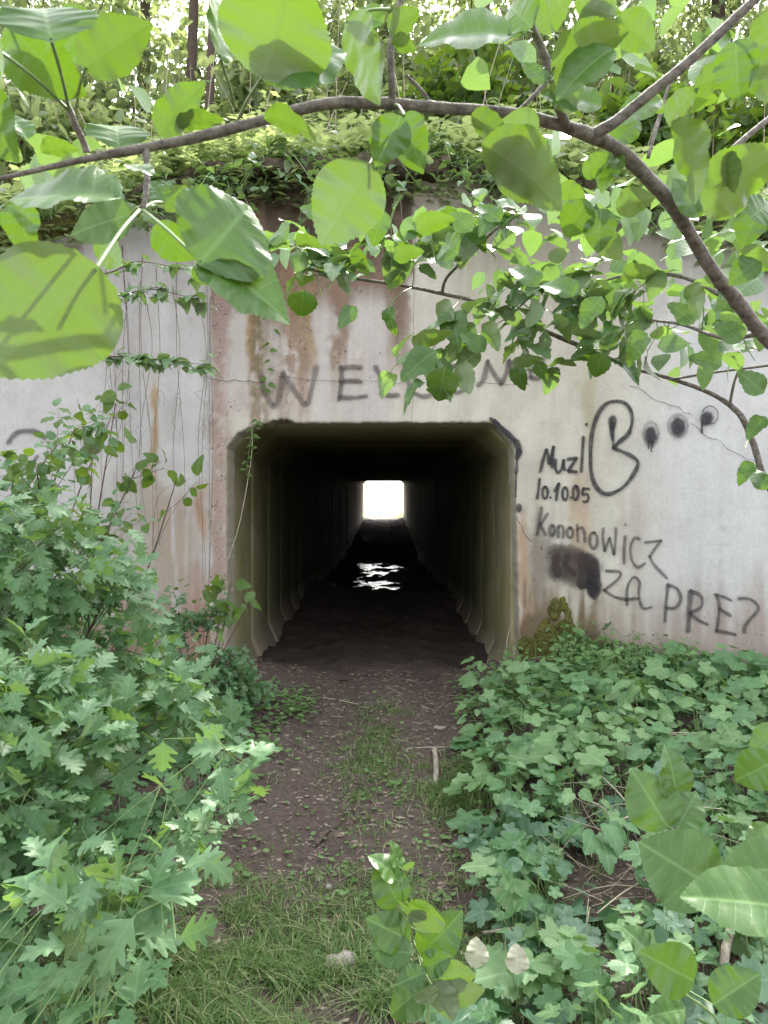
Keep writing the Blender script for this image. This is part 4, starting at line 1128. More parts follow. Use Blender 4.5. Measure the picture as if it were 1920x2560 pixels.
for a in (
    (214, 575, -60, 762, .57, .80, (300, 455, .70)), (428, 572, 545, 392, .70, .98, H1), (420, 560, 632, 632, .72, .45, H1, 'apple_hi', -1), (415, 600, 560, 575, .73, .4, None),
    (800, 352, 690, 500, .80, .80, (822, 330, .86)), (566, 172, 640, -5, .72, 1.42, H3, 'apple_hi', -1), (560, 170, 735, 60, .73, .6, None, 'apple_hi', -1), (474, 128, 468, -60, .74, .28, (508, 232, .82)), (180, 152, 312, 38, .70, .66, (165, 232, .765)),
    (112, 92, 60, -70, .60, 1.1, H2), (14, 45, 128, 198, .72, .62, H2), (120, 20, 205, 120, .8, .8, None), (-60, 180, 12, 340, .6, .6, None), (-30, 90, 28, 160, .62, .5, H2),
    (256, 322, 238, 222, .92, 1.15, None), (342, 292, 432, 172, .98, .52, None), (380, 275, 478, 240, 1.0, .4, None), (262, 428, -20, 372, .62, .30, (250, 410, .78)), (48, 426, 38, 542, .8, .55, None),
    (288, 462, 148, 500, .8, .62, H1), (300, 470, 240, 430, .82, .5, H1), (355, 440, 320, 380, .86, .7, H1), (330, 380, 262, 335, .74, .3, None), (352, 452, 400, 400, .9, .7, H1), (330, 490, 410, 560, 1.05, .7, None), (200, 520, 275, 570, 1.0, .7, None),
    (570, 256, 685, 262, .76, .42, None), (745, 42, 836, 220, .84, .48, (842, 20, .86)), (840, 70, 900, 20, .85, .7, None), (830, 50, 760, 15, .86, .6, None), (845, 90, 900, 95, .84, .6, None), (872, 245, 905, 372, .82, .62, (850, 228, .88)), (866, 250, 812, 350, .8, .75, None),
    (1108, 78, 915, 40, .84, .33, (1150, 70, .9)), (1150, 60, 1090, -30, .86, .9, None), (1160, 60, 1230, -10, .87, .7, None), (1018, 246, 1110, 312, .88, .5, None), (1040, 310, 1232, 412, .80, .58, None), (1060, 300, 1205, 350, .82, .4, None), (1165, 272, 1088, 250, .86, .8, None),
    (1190, 150, 1335, 55, .84, .55, H4), (1325, 105, 1200, 178, .82, .45, None), (1190, 175, 1255, 230, .9, .7, H4), (1180, 180, 1130, 130, .9, .5, H4), (1300, 230, 1180, 185, .9, .4, None), (1330, 40, 1420, 95, .88, .7, None), (1330, 35, 1260, -10, .88, .8, None), (1250, 30, 1340, 20, .9, .5, None),
    (1590, 85, 1590, 210, .80, .72, (1600, 60, .85)), (1610, 110, 1680, 205, .82, .6, None), (1450, 262, 1552, 402, .95, .42, None), (1440, 265, 1500, 190, .96, .6, None), (1470, 230, 1545, 205, 1.0, .5, None), (1380, 215, 1440, 230, 1.05, .6, None), (1520, 460, 1640, 320, 1.0, .55, None), (1510, 470, 1460, 380, 1.05, .55, None),
    (1560, 330, 1600, 410, .98, .5, None), (1430, 215, 1330, 245, .98, .45, None), (1500, 190, 1570, 150, .95, .6, None), (1640, 30, 1700, 90, .9, .8, None), (1620, 470, 1690, 420, .9, .8, None), (1650, 440, 1600, 520, 1.1, .7, None),
    (1268, 430, 1230, 500, .95, .8, None), (1290, 500, 1345, 560, .98, .7, None), (1300, 450, 1290, 540, .96, .75, None), (1340, 330, 1290, 400, 1.0, .5, None), (1330, 450, 1400, 420, 1.0, .7, None), (1210, 400, 1270, 440, 1.05, .6, None), (1260, 380, 1310, 330, 1.0, .6, None),
    (1380, 260, 1310, 310, 1.02, .6, None), (1640, 560, 1580, 600, 1.1, .7, None), (1600, 540, 1665, 580, 1.1, .7, None), (-10, 300, 60, 340, .9, .6, None), (60, 300, 20, 230, .95, .6, None), (90, 330, 160, 300, .95, .5, None)):
    L2(*a)
# leaves of the further branch that can be picked out before the wall
for a in ((942, 757, 862, 812, 1.75, .62, None), (962, 792, 948, 868, 1.7, .85, None), (985, 790, 1030, 840, 1.75, .7, None), (656, 626, 648, 684, 2.0, .9, None), (770, 662, 728, 704, 2.0, .6, None), (842, 660, 838, 720, 2.0, .45, None), (942, 655, 992, 700, 1.9, .6, None), (900, 760, 940, 700, 1.8, .5, None),
          (1048, 760, 1000, 715, 1.8, .6, None), (1040, 700, 1090, 745, 1.8, .6, None), (1110, 800, 1150, 760, 1.9, .5, None), (1120, 790, 1118, 838, 1.9, .7, None), (1160, 780, 1178, 822, 1.9, .7, None), (830, 455, 800, 520, 1.8, .7, None), (900, 500, 960, 455, 1.6, .6, None), (990, 550, 940, 500, 1.6, .8, None), (1020, 500, 975, 455, 1.6, .7, None), (1080, 480, 1040, 430, 1.6, .6, None),
          (620, 520, 575, 470, 1.6, .8, None), (640, 530, 690, 505, 1.6, .5, None), (700, 470, 650, 440, 1.7, .6, None), (850, 560, 905, 530, 1.8, .6, None), (1160, 620, 1120, 560, 1.7, .6, None), (1240, 640, 1190, 590, 1.6, .6, None), (1300, 640, 1250, 700, 1.6, .6, None), (1340, 600, 1400, 570, 1.5, .5, None), (1300, 760, 1290, 815, 1.8, .8, None), (1400, 720, 1350, 760, 1.6, .6, None), (1500, 700, 1450, 650, 1.5, .6, None), (1560, 790, 1500, 760, 1.6, .6, None), (1600, 740, 1560, 690, 1.4, .7, None), (1480, 620, 1530, 660, 1.4, .6, None),
          (1650, 850, 1600, 800, 1.6, .7, None), (1655, 900, 1610, 935, 1.7, .6, None), (1630, 1000, 1590, 1030, 1.8, .6, None), (1650, 1060, 1640, 1010, 1.8, .7, None)):
    L2(*a, mesh='apple')
# bottom right shoot, close to the lens
for a in ((1445, 1790, 1380, 1680, .86, .9, (1480, 1820, .86)), (1462, 1790, 1520, 1720, .86, .8, (1480, 1820, .86)), (1460, 1740, 1462, 1620, .88, .5, None), (1560, 1930, 1410, 1850, .80, .85, (1600, 1960, .8)), (1700, 1960, 1480, 1925, .62, .62, None), (1750, 1880, 1565, 1870, .66, .7, None), 
          (1680, 1640, 1600, 1700, .84, .8, None), (1700, 1580, 1620, 1620, .9, .7, None), (1500, 1900, 1430, 1960, .95, .6, None), (1660, 1780, 1610, 1840, 1.0, .6, None), (1640, 1880, 1590, 1830, .95, .6, None), (1660, 1700, 1730, 1650, .9, .7, None)):
    L2(*a)
gx = Geo(); tube(gx, [(1.05, 1.2, .5), Q(1800, 2100, .85), Q(1640, 1990, .8), Q(1560, 1930, .8), Q(1480, 1820, .86), Q(1450, 1700, .88)], [.008, .005, .004, .0032, .0026, .0012], 6, 5)
link("twig", gx.mesh("twig", M['stalk']), apple)
n_near = NL[0]
# leaf clusters of the middle-distance branch: (x, y, spread px, count, distance)
for (cx, cy, sp, nn, D) in ((620, 520, 50, 7, 2.1), (660, 590, 50, 7, 2.15), (740, 620, 50, 8, 2.1), (800, 560, 60, 9, 2.1), (850, 500, 45, 6, 2.05), (760, 545, 50, 7, 2.1), (900, 560, 50, 7, 2.1), (980, 500, 60, 9, 2.0), (960, 560, 50, 6, 2.0), (1050, 470, 50, 7, 1.95), (1110, 480, 50, 6, 1.9),
                            (870, 770, 30, 2, 1.75), (960, 800, 30, 3, 1.75), (930, 720, 40, 5, 1.9), (985, 690, 40, 5, 1.9), (1040, 740, 45, 6, 1.9), (1060, 640, 50, 6, 2.0), (1130, 600, 60, 9, 2.0), (1150, 660, 60, 8, 2.0), (1210, 620, 60, 9, 2.0), (1130, 740, 40, 5, 2.0), (1170, 790, 40, 6, 2.0),
                            (1230, 700, 60, 9, 2.0), (1280, 640, 60, 8, 1.95), (1300, 760, 50, 8, 2.0), (1340, 700, 60, 8, 1.9), (1380, 620, 60, 8, 1.9), (1400, 760, 50, 7, 1.9), (1450, 690, 60, 8, 1.8), (1470, 790, 45, 5, 1.9), (1500, 630, 60, 7, 1.7), (1560, 700, 60, 8, 1.6), (1620, 760, 45, 6, 1.6), (1620, 640, 50, 6, 1.4),
                            (1620, 960, 25, 4, 1.9), (1640, 1020, 25, 3, 1.9), (700, 660, 30, 3, 2.0), (850, 680, 30, 3, 2.0)):
    h = np.array(Q(cx, cy, D)) + rv(1, .02)[0]
    # nearest branch point: a thin twig ties the cluster to it
    allp = np.concatenate(BR); j = ((allp - h) ** 2).sum(1).argmin(); s = allp[j]
    if np.linalg.norm(s - h) > .03: tube(gstalk, [s, (s + h) / 2 + rv(1, .008)[0], h], [.0016, .0014, .0012], 4, 3, cap=False)
    for q in range(nn):
        if NL[0] - n_near > 185: break
        v = rv(1)[0] * [1, .8, .7]; v = unit(v); p = h + v * RS.uniform(.008, .03) + rv(1, .35)[0] * sp * .55 * K / FPX * D
        size = RS.uniform(.05, .088)
        d = v + rv(1, .35)[0]; up = np.array([RS.normal() * .4, -.12 + RS.normal() * .45, 1.0])
        put_leaf(apple, LM['apple_pale' if RS.rand() < .65 else 'apple'][RS.randint(4)], p, d, up, size); NL[0] += 1
        tube(gstalk, [h, (h + p) / 2 + [0, 0, .003], p], [.0009, .0008, .0009], 4, 2, cap=False)
# more foliage of the same tree (past the count that is built leaf by leaf)
gfo = Geo(); allp = np.concatenate(BR)
pos = []
for (cx, cy, sp, nn, D) in ((620, 530, 60, 12, 2.2), (700, 560, 60, 16, 2.2), (820, 520, 60, 16, 2.2), (1000, 470, 70, 16, 2.1), (1100, 620, 80, 20, 2.15), (1250, 600, 130, 24, 2.1), (1350, 670, 140, 24, 2.1), (1420, 580, 140, 26, 2.0), (1500, 680, 130, 26, 1.9), (1600, 700, 90, 20, 1.8), (1300, 500, 120, 16, 2.0), (1180, 520, 110, 12, 2.0), (1600, 560, 80, 20, 1.6), (1550, 500, 70, 10, 1.6), (1400, 420, 70, 6, 1.6), (1480, 330, 90, 8, 1.6), (1560, 420, 80, 12, 1.5),
                            (1300, 450, 60, 5, 1.7), (60, 340, 70, 6, 1.3), (300, 260, 70, 4, 1.5), (1050, 60, 120, 6, 1.5), (1350, 120, 120, 8, 1.4), (1600, 150, 80, 8, 1.4), (1480, 60, 90, 6, 1.4), (1240, 340, 60, 6, 1.3)):
    for q in range(nn): pos.append(np.array(Q(cx + RS.normal() * sp * .6, cy + RS.normal() * sp * .45, D + RS.normal() * .12)))
pos = np.array(pos); n = len(pos); up = rv(n, .45); up[:, 2] += .8; up[:, 1] -= .3
join_leaves(gfo, 'apple', pos, rv(n), up, RS.uniform(.05, .085, n))
o = link("foliage", gfo.mesh("foliage", M['apple_pale']), apple); o["kind"] = "stuff"
link("leaf_stalks", gstalk.mesh("leaf_stalks", M['stalk']), apple)["kind"] = "stuff"

# ------------------------------------------------------------------ hawthorn thicket on the left and other shrubs
def shrub(name, base, targets, leafkey, lo, size, label, cat, nobj, nstuff, group=None, stemmat='barkdark', stalk='stalk', leafname="leaf", up_b=(.0, -.25, .9), spread=.07, stem_r=.009, mat=None, nper=4):
    """targets: ellipsoids (centre, radii, number of twigs)"""
    t = empty(name, base, label, cat, group)
    g = Geo(); gl = Geo(); b = np.array(base, float); spots = []
    for (c, r, ntw) in targets:
        c = np.array(c, float); r = np.array(r, float)
        main = tube(g, [b + rv(1, .04)[0] * [1, 1, 0], (b + c) / 2 + rv(1, .08)[0], c], [stem_r, stem_r * .7, stem_r * .35], 6, 6)
        for k in range(ntw):
            s = main[RS.randint(len(main) // 2, len(main))]
            v = rv(1)[0]; v /= np.linalg.norm(v); e = c + v * r * RS.rand() ** .4
            m_ = (s + e) / 2 + rv(1, .04)[0] + [0, 0, .04]
            Ct = tube(g, [s, m_, e], [stem_r * .22, stem_r * .15, .0009], 4, 7, cap=False)
            for q in range(3, len(Ct)):
                spots.append((Ct[q], Ct[q] - Ct[q - 1]))
            spots.append((e, Ct[-1] - Ct[-2])); spots.append((e, Ct[-1] - Ct[-2]))
    RSI = RS.permutation(len(spots)); 
    cnt = 0; allpos = []
    for k in range((nobj + nstuff)):
        p, d = spots[RSI[k % len(spots)]]
        side = unit(np.cross(d, rv(1)[0])); dd = unit(unit(d) * RS.uniform(.2, 1) + side); pp = p + dd * RS.uniform(.008, .02) + rv(1, spread * .35)[0]
        up = np.array(up_b) + rv(1, .38)[0]; allpos.append((pp, dd + [0, 0, -.15], up, size * RS.uniform(.6, 1.2), p))
    # nearest to the viewer are the ones built leaf by leaf
    allpos.sort(key=lambda a: np.linalg.norm(a[0] - np.array([0, 0, CZ])) / a[3])
    gs_ = Geo()
    for k, (pp, dd, up, s_, p) in enumerate(allpos[:nobj]):
        put_leaf(t, LM[leafkey][k % len(LM[leafkey])], pp, dd, up, s_)
        tube(gs_, [p, (p + pp) / 2, pp], [.0009, .0008, .0008], 3, 1, cap=False)
    rest = allpos[nobj:]
    if rest:
        join_leaves(gl, lo, np.array([a[0] for a in rest]), np.array([a[1] for a in rest]), np.array([a[2] for a in rest]), np.array([a[3] for a in rest]))
        o = link("foliage", gl.mesh("foliage", mat or LM[leafkey][0].materials[0]), t); o["kind"] = "stuff"
    link("stem", g.mesh("stem", M[stemmat]), t)
    if nobj: link("leaf_stalks", gs_.mesh("leaf_stalks", M[stalk]), t)["kind"] = "stuff"
    return t
def E(x, y, D, rx, ry, rd, n): return (tuple(Q(x, y, D)), (rx * K / FPX * D, rd, ry * K / FPX * D), n)
gz = lambda x, y: (x, y, float(ground_h(x, y)))
shrub("hawthorn_bush", gz(-1.5, 1.9), [E(20, 1750, 1.55, 170, 130, .22, 12), E(120, 1600, 1.7, 190, 120, .25, 14), E(330, 1560, 1.9, 130, 90, .2, 8), E(150, 1880, 1.6, 130, 90, .2, 9), E(60, 1460, 1.7, 150, 80, .2, 8)], 'haw', 'haw', .066,
      "nearest hawthorn bush with bluish deeply lobed leaves at the lower left", "bush", 290, 900, stem_r=.006)
shrub("hawthorn_bush", gz(-2.0, 2.8), [E(60, 1200, 2.3, 230, 90, .35, 12), E(250, 1250, 2.5, 170, 80, .3, 10), E(120, 1340, 2.3, 200, 80, .3, 10), E(330, 1420, 2.6, 120, 100, .3, 9), E(30, 1100, 2.1, 120, 60, .25, 6)], 'haw', 'haw', .066,
      "hawthorn bush with pale spreading sprays in front of the left wing wall", "bush", 290, 800)
shrub("hawthorn_bush", gz(-1.7, 3.6), [E(180, 1500, 3.1, 220, 110, .4, 14), E(400, 1480, 3.3, 110, 110, .35, 10), E(60, 1350, 3.2, 200, 120, .4, 10), E(430, 1600, 3.1, 90, 70, .3, 6)], 'haw', 'haw', .058,
      "hawthorn bush deeper in the thicket left of the path", "bush", 240, 900)
shrub("small_leaved_bush", gz(-1.22, 4.8), [E(455, 1330, 4.9, 70, 60, .25, 8), E(490, 1420, 4.9, 70, 70, .3, 12), E(430, 1480, 4.7, 80, 90, .3, 10), E(530, 1500, 4.8, 50, 60, .3, 8), E(380, 1350, 4.9, 60, 80, .3, 8)], 'haw', 'haw', .045,
      "fresh green small-leaved bush against the left jamb of the opening", "bush", 200, 1500)
shrub("dogwood_bush", gz(-2.2, 4.2), [E(80, 1020, 3.4, 120, 70, .4, 10), E(40, 1130, 3.3, 110, 70, .4, 10), E(240, 1130, 3.7, 110, 50, .3, 6), E(160, 930, 3.9, 90, 60, .3, 6)], 'hazel', 'apple', .062,
      "dull green bush with smooth oval leaves in front of the arc on the left wing", "bush", 200, 380, stemmat='redstem', mat=M['haw'])
# the two drooping sprays that stand out
shrub("hawthorn_spray", gz(-.95, 1.35), [E(480, 1640, 1.45, 60, 35, .05, 3), E(520, 1720, 1.45, 55, 50, .05, 4), E(440, 1790, 1.42, 50, 35, .04, 3), E(350, 1690, 1.5, 50, 40, .05, 2)], 'haw', 'haw', .072,
      "arching hawthorn spray reaching out over the left edge of the path", "branch", 46, 0, stem_r=.0026, stemmat="stalk")
shrub("hawthorn_spray", gz(-.9, 1.1), [E(240, 1900, 1.15, 70, 60, .05, 5), E(270, 1980, 1.12, 50, 50, .05, 4), E(210, 2040, 1.1, 50, 35, .04, 3), E(100, 1960, 1.2, 80, 60, .06, 4)], 'haw', 'haw', .075,
      "low hawthorn spray hanging over the grass at the bottom left", "branch", 60, 0, stem_r=.0026, stemmat="stalk")
# young saplings with pleated leaves in front of the left wing
shrub("sapling", gz(-1.75, 4.3), [E(240, 900, 4.4, 40, 60, .1, 3), E(300, 1000, 4.4, 60, 60, .12, 5), E(200, 960, 4.4, 60, 50, .12, 4), E(380, 1040, 4.4, 60, 12, .06, 3), E(250, 870, 4.4, 50, 30, .1, 3)], 'hazel', 'apple', .095,
      "sapling with bright pleated leaves in front of the left wing wall", "sapling", 46, 0, stemmat='redstem', up_b=(.2, -.7, .3), stem_r=.007)
shrub("sapling", gz(-1.15, 4.35), [E(500, 1250, 4.3, 40, 30, .08, 3), E(545, 1290, 4.3, 30, 30, .08, 3), E(480, 1300, 4.3, 40, 40, .08, 3)], 'hazel', 'apple', .085,
      "short sapling with two glowing leaves at the lower left of the opening", "sapling", 20, 0, stemmat='redstem', up_b=(.3, -.6, .2), stem_r=.005)
# horizontal shoots of creeper with level leaves, out in front of the wall
for (p0, p1, p2, n, lab) in (((235, 770), (330, 775), (455, 790), 60, "lower shoot of level pale leaves before the left wing"), ((250, 640), (330, 625), (450, 655), 48, "middle shoot of level pale leaves before the left wing"), ((230, 590), (300, 565), (430, 590), 30, "upper thin shoot of level leaves before the left wing")):
    t = empty("leafy_shoot", tuple(Q(-60, p0[1] + 60, 4.6)), lab, "branch", "level shoots before the left wing")
    g = Geo(); C = tube(g, [Q(-60, p0[1] + 60, 4.6), Q(90, p0[1] + 10, 4.6), Q(*p0, 4.6), Q(*p1, 4.55), Q(*p2, 4.5)], [.010, .006, .004, .003, .0012], 5, 8)
    link("stem", g.mesh("stem", M['redstem']), t)
    for k in range(n):
        j = RS.randint(len(C) // 2, len(C)); p = C[j] + rv(1, .02)[0]; a = RS.uniform(0, 6.28)
        put_leaf(t, LM['apple_pale'][k % 3], p, np.array([math.cos(a), math.sin(a) * .7, -.15]), np.array([RS.normal() * .15, -.25, 1]), RS.uniform(.05, .10))

# ------------------------------------------------------------------ things hanging on the wall
def wall_y(x): return float(y_wall(x))
ORD = "first second third fourth fifth sixth seventh eighth ninth tenth eleventh twelfth thirteenth fourteenth fifteenth".split()
HX = sorted((243, 262, 268, 275, 300, 306, 318, 335, 382, 372, 426, 445, 452, 232, 225))
for k, (x0, x1, yb) in enumerate(((243, 250, 1120), (262, 300, 1130), (268, 268, 1140), (275, 262, 1180), (300, 304, 1160), (306, 330, 1180), (318, 318, 1150), (335, 345, 1180), (382, 400, 1120), (372, 378, 1150), (426, 446, 1240), (445, 438, 1260), (452, 450, 1300), (232, 262, 1000), (225, 222, 1100))):
    D = 5.55; a = Q(x0, 545, D); x_m = a.x; D = wall_y(x_m) - .03
    top = Q(x0 + RS.normal() * 3, 540 + 130 * RS.rand() ** 2, D); zt = float(z_top(top.x)); top.z = min(top.z, zt + .02)
    m1 = Q(x0 + (x1 - x0) * .35 + RS.normal() * 9, 760, wall_y(Q(x0, 0, D).x) - .02 - .03 * RS.rand()); m2 = Q(x0 + (x1 - x0) * .7 + RS.normal() * 9, 960, wall_y(Q((x0 + x1) / 2, 0, D).x) - .02 - .04 * RS.rand()); e = Q(x1, yb, wall_y(Q(x1, 0, D).x) - .03)
    g = Geo(); tube(g, [top + Vector((0, .05, .06)), top, m1, m2, e], [.0026, .0022, .0018, .0016, .001], 5, 7)
    for q in range(3):
        s = m1 + (m2 - m1) * RS.rand(); tube(g, [s, s + Vector((RS.normal() * .02, -.01, -.03)), s + Vector((RS.normal() * .04, -.01, -.08 - .05 * RS.rand()))], [.0014, .0012, .0008], 3, 3, cap=False)
    o = link("hanging_creeper", g.mesh("hanging_creeper", M['redstem']))
    tag(o, ORD[HX.index(x0)] + " from the left of the thin dark bare creeper stems on the left wing", "creeper", "bare stems hanging on the left wing")
def vine(name, pts, rad, leaves, label, cat, mat, key, size, group=None, stem='stalk', level=.8):
    t = empty(name, tuple(pts[0]), label, cat, group); g = Geo(); C = tube(g, pts, rad, 5, 8); link("stem", g.mesh("stem", M[stem]), t)
    for k in range(leaves):
        j = int((k + .5) / leaves * (len(C) - 1)); p = C[j] + rv(1, .012)[0]; s = 1 if k % 2 else -1
        put_leaf(t, LM[key][k % len(LM[key])], p, np.array([s * 1.0, -.3, -.1]) + rv(1, .3)[0], np.array([0, -.6, level]) + rv(1, .25)[0], size * RS.uniform(.7, 1.2))
    return t
vine("hanging_creeper", [Q(540, 905, 5.93), Q(545, 960, 5.9), Q(535, 1040, 5.88), Q(515, 1140, 5.85), Q(488, 1220, 5.8)], [.0035, .003, .0028, .0025, .002], 0, "pale creeper strand hanging into the upper left corner of the opening", "creeper", None, 'hazel', .05, stem='dry')
tcr = vine("hanging_creeper", [Q(552, 905, 5.9), Q(540, 960, 5.88), Q(532, 1030, 5.86)], [.002, .002, .001], 16, "leafy creeper end with small leaflets over the upper left corner of the opening", "creeper", None, 'hazel', .052)
vine("hanging_creeper", [Q(560, 600, 5.9), Q(585, 700, 5.93), Q(578, 800, 5.94), Q(600, 690, 5.92)][:3] + [Q(572, 850, 5.94)], [.003, .003, .0025, .001], 14, "dull creeper hanging over the brown streaks left of the letter E", "creeper", None, 'hazel', .06, stem='dry', level=.5)
vine("hanging_creeper", [Q(900, 470, 5.92), Q(897, 560, 5.95), Q(893, 700, 5.95), Q(892, 850, 5.95), Q(888, 920, 5.92)], [.0018, .0016, .0014, .0012, .0008], 0, "long thin root strand ending over the top of the opening", "creeper", None, 'hazel', .05, stem='redstem')
vine("hanging_creeper", [Q(862, 400, 5.8), Q(866, 440, 5.85), Q(868, 480, 5.9)], [.003, .0024, .001], 0, "short pale root hanging from the dark ledge", "creeper", None, 'hazel', .05, stem='dry')
# leafy sprays tumbling over the right part of the wall top
for (x, y, D, sx, sy, n, lab) in ((1010, 400, 5.7, 90, 35, 90, "pale leafy spray tumbling over the ledge right of the dark stain"), (1110, 430, 5.5, 90, 50, 110, "leafy spray over the wall top behind the small twig"), (700, 430, 5.8, 70, 45, 60, "creeper with rounded leaves hanging from the left of the dark ledge"), (600, 380, 5.7, 110, 40, 110, "broad pale spray over the wall top left of the ledge"), (1330, 480, 5.3, 120, 40, 120, "leafy spray over the top of the right wing"), (820, 400, 5.75, 80, 22, 60, "thin spray trailing over the middle of the dark ledge"), (950, 360, 5.8, 60, 30, 60, "spray drooping off the right end of the dark ledge"), (480, 430, 5.6, 90, 40, 100, "spray drooping over the wall between left wing and ledge"), (350, 440, 5.5, 130, 50, 120, "leafy spray over the top of the left wing")):
    b = Q(x, y - 50, D + .4); t = empty("overhanging_spray", tuple(b), lab, "creeper", "sprays tumbling over the wall top"); g = Geo(); gl = Geo(); pp = []
    for k in range(7):
        e = Q(x + RS.normal() * sx * .7, y + RS.uniform(-.5, 1) * sy, D + RS.normal() * .08)
        C = tube(g, [b, (b + e) / 2 + Vector((0, 0, .08)), e], [.005, .004, .0015], 4, 6, cap=False); pp += list(C[2:])
    link("stem", g.mesh("stem", M['stalk']), t)
    for k in range(n):
        p = pp[RS.randint(len(pp))] + rv(1, .045)[0]
        put_leaf(t, LM['apple_pale'][k % 4], p, rv(1)[0] * [1, .8, .3], np.array([0, -.25, 1]) + rv(1, .25)[0], RS.uniform(.055, .10))

# ------------------------------------------------------------------ herb layer
def path_edge_r(y):  # right edge of the bare path
    return np.interp(y, [1.5, 2.3, 2.9, 3.6, 4.5, 5.2, 6], [.16, .22, .42, .44, .52, .58, .74])
def path_edge_l(y):
    return np.interp(y, [1.5, 2.3, 2.9, 3.6, 4.5, 5.2, 6], [-.62, -.72, -.85, -.72, -.78, -.90, -1.0])
HERB = []
def herb_plant(x, y, h, n, size, key, label, individ, geoS, geoL, lo):
    z = float(ground_h(x, y)); b = np.array([x, y, z]); leaves = []
    stems = [b]
    for k in range(n):
        a = RS.uniform(0, 6.283); r = RS.uniform(.02, .13) * (.5 + h * 2); hh = h * RS.uniform(.3, 1)
        p = b + [math.cos(a) * r, math.sin(a) * r, hh]
        d = np.array([math.cos(a), math.sin(a), RS.uniform(-.45, .1)]); up = np.array([math.cos(a) * .3, math.sin(a) * .3 - .35, 1]) + rv(1, .42)[0]
        leaves.append((p, d, up, size * RS.uniform(.55, 1.2)))
    if individ:
        sfx = ('', '_pale', '_blue', '')[RS.randint(4)]; key = key + sfx
        if sfx: label = ("pale " if sfx == '_pale' else "bluish ") + label
        t = empty("herb_plant", tuple(b), label, "herb", "lobed-leaved herbs beside the path"); g = Geo()
        for k, (p, d, up, s) in enumerate(leaves):
            put_leaf(t, LM[key][k % len(LM[key])], p, d, up, s)
            tube(g, [b, (b + p) / 2 + [(p[0] - b[0]) * .3, (p[1] - b[1]) * .3, 0], p], [.0022, .0018, .0014], 4, 3, cap=False)
        link("stalks", g.mesh("stalks", M['stalk']), t)
    else:
        join_leaves(geoL, lo, np.array([a[0] for a in leaves]), np.array([a[1] for a in leaves]), np.array([a[2] for a in leaves]), np.array([a[3] for a in leaves]))
        for (p, d, up, s) in leaves[::2]: tube(geoS, [b, p], [.002, .0014], 3, 1, cap=False)
cand = []
for k in range(1500):
    y = RS.uniform(1.75, 5.75); x = RS.uniform(path_edge_r(y), 3.0)
    if x / y > .62: continue
    if y > wall_y(x) - .12: continue
    # the twiggy gap at the right with moss and dry stalks
    gap = math.exp(-(((x - (1400 * K - 960) / FPX * y) / .30) ** 2 + ((y - 3.0) / .7) ** 2))
    if RS.rand() < gap * .97: continue
    cand.append((x, y))
cand.sort(key=lambda c: c[1])
sel = []; 
for c in cand:
    if all((c[0] - s[0]) ** 2 + (c[1] - s[1]) ** 2 > (.105) ** 2 for s in sel): sel.append(c)
gS, gL, gL2, gL3 = Geo(), Geo(), Geo(), Geo()
LABS = {}
for k, (x, y) in enumerate(sel):
    if y > 5.1 and x < 1.35 and RS.rand() < .5: continue
    h = RS.uniform(.07, .38) * (.6 + .4 * min(1, (x - path_edge_r(y)) / .4)) * (.85 if y > 4.6 else 1); ind = k < 95
    key = 'palm' if RS.rand() < .66 else 'herb'
    side_w = "at the path edge" if x - path_edge_r(y) < .25 else ("at the right of the patch" if x / y > .36 else "inside the dense right patch")
    lab = ("%s %s herb %s, %s" % ("tall" if h > .24 else ("middling" if h > .15 else "low"), "lobed-leaved" if key == 'palm' else "pointed-leaved", side_w, "nearest the bottom" if y < 2.15 else ("level with the low grey branch" if y < 2.5 else "below the twiggy gap")))
    LABS[lab] = LABS.get(lab, 0) + 1
    herb_plant(x, y, h, RS.randint(9, 15), (.10 if key == 'palm' else .078) * RS.choice([.65, .85, 1.0, 1.2, 1.4]), key, lab, ind, gS, (gL if RS.rand() < .5 else gL3) if key == 'palm' else gL2, key)
# left of the path: shade herbs under the thicket
for k in range(620):
    y = RS.uniform(1.8, 5.5); x = RS.uniform(-3.0, float(path_edge_l(y)) - .05)
    if -x / y > .62 or y > wall_y(x) - .1: continue
    if -x / y < .16 and y < 2.6: continue
    herb_plant(x, y, RS.uniform(.06, .22), RS.randint(7, 12), .075, 'palm', "", False, gS, gL, 'palm')
link_s = link("herb_leaves", gL.mesh("herb_leaves", M['herb'])); tag(link_s, "dense lobed leaves of the ground herbs on both sides of the path", "ground cover", kind="stuff")
o = link("herb_leaves", gL2.mesh("herb_leaves", M['herb_pale'])); tag(o, "pointed toothed leaves mixed into the herbs on the right", "ground cover", kind="stuff")
o = link("herb_leaves", gL3.mesh("herb_leaves", M['herb_pale'])); tag(o, "paler lobed leaves mixed into the herbs on the right", "ground cover", kind="stuff")
o = link("herb_stalks", gS.mesh("herb_stalks", M['stalk'])); tag(o, "thin green stalks among the ground herbs", "ground cover", kind="stuff")
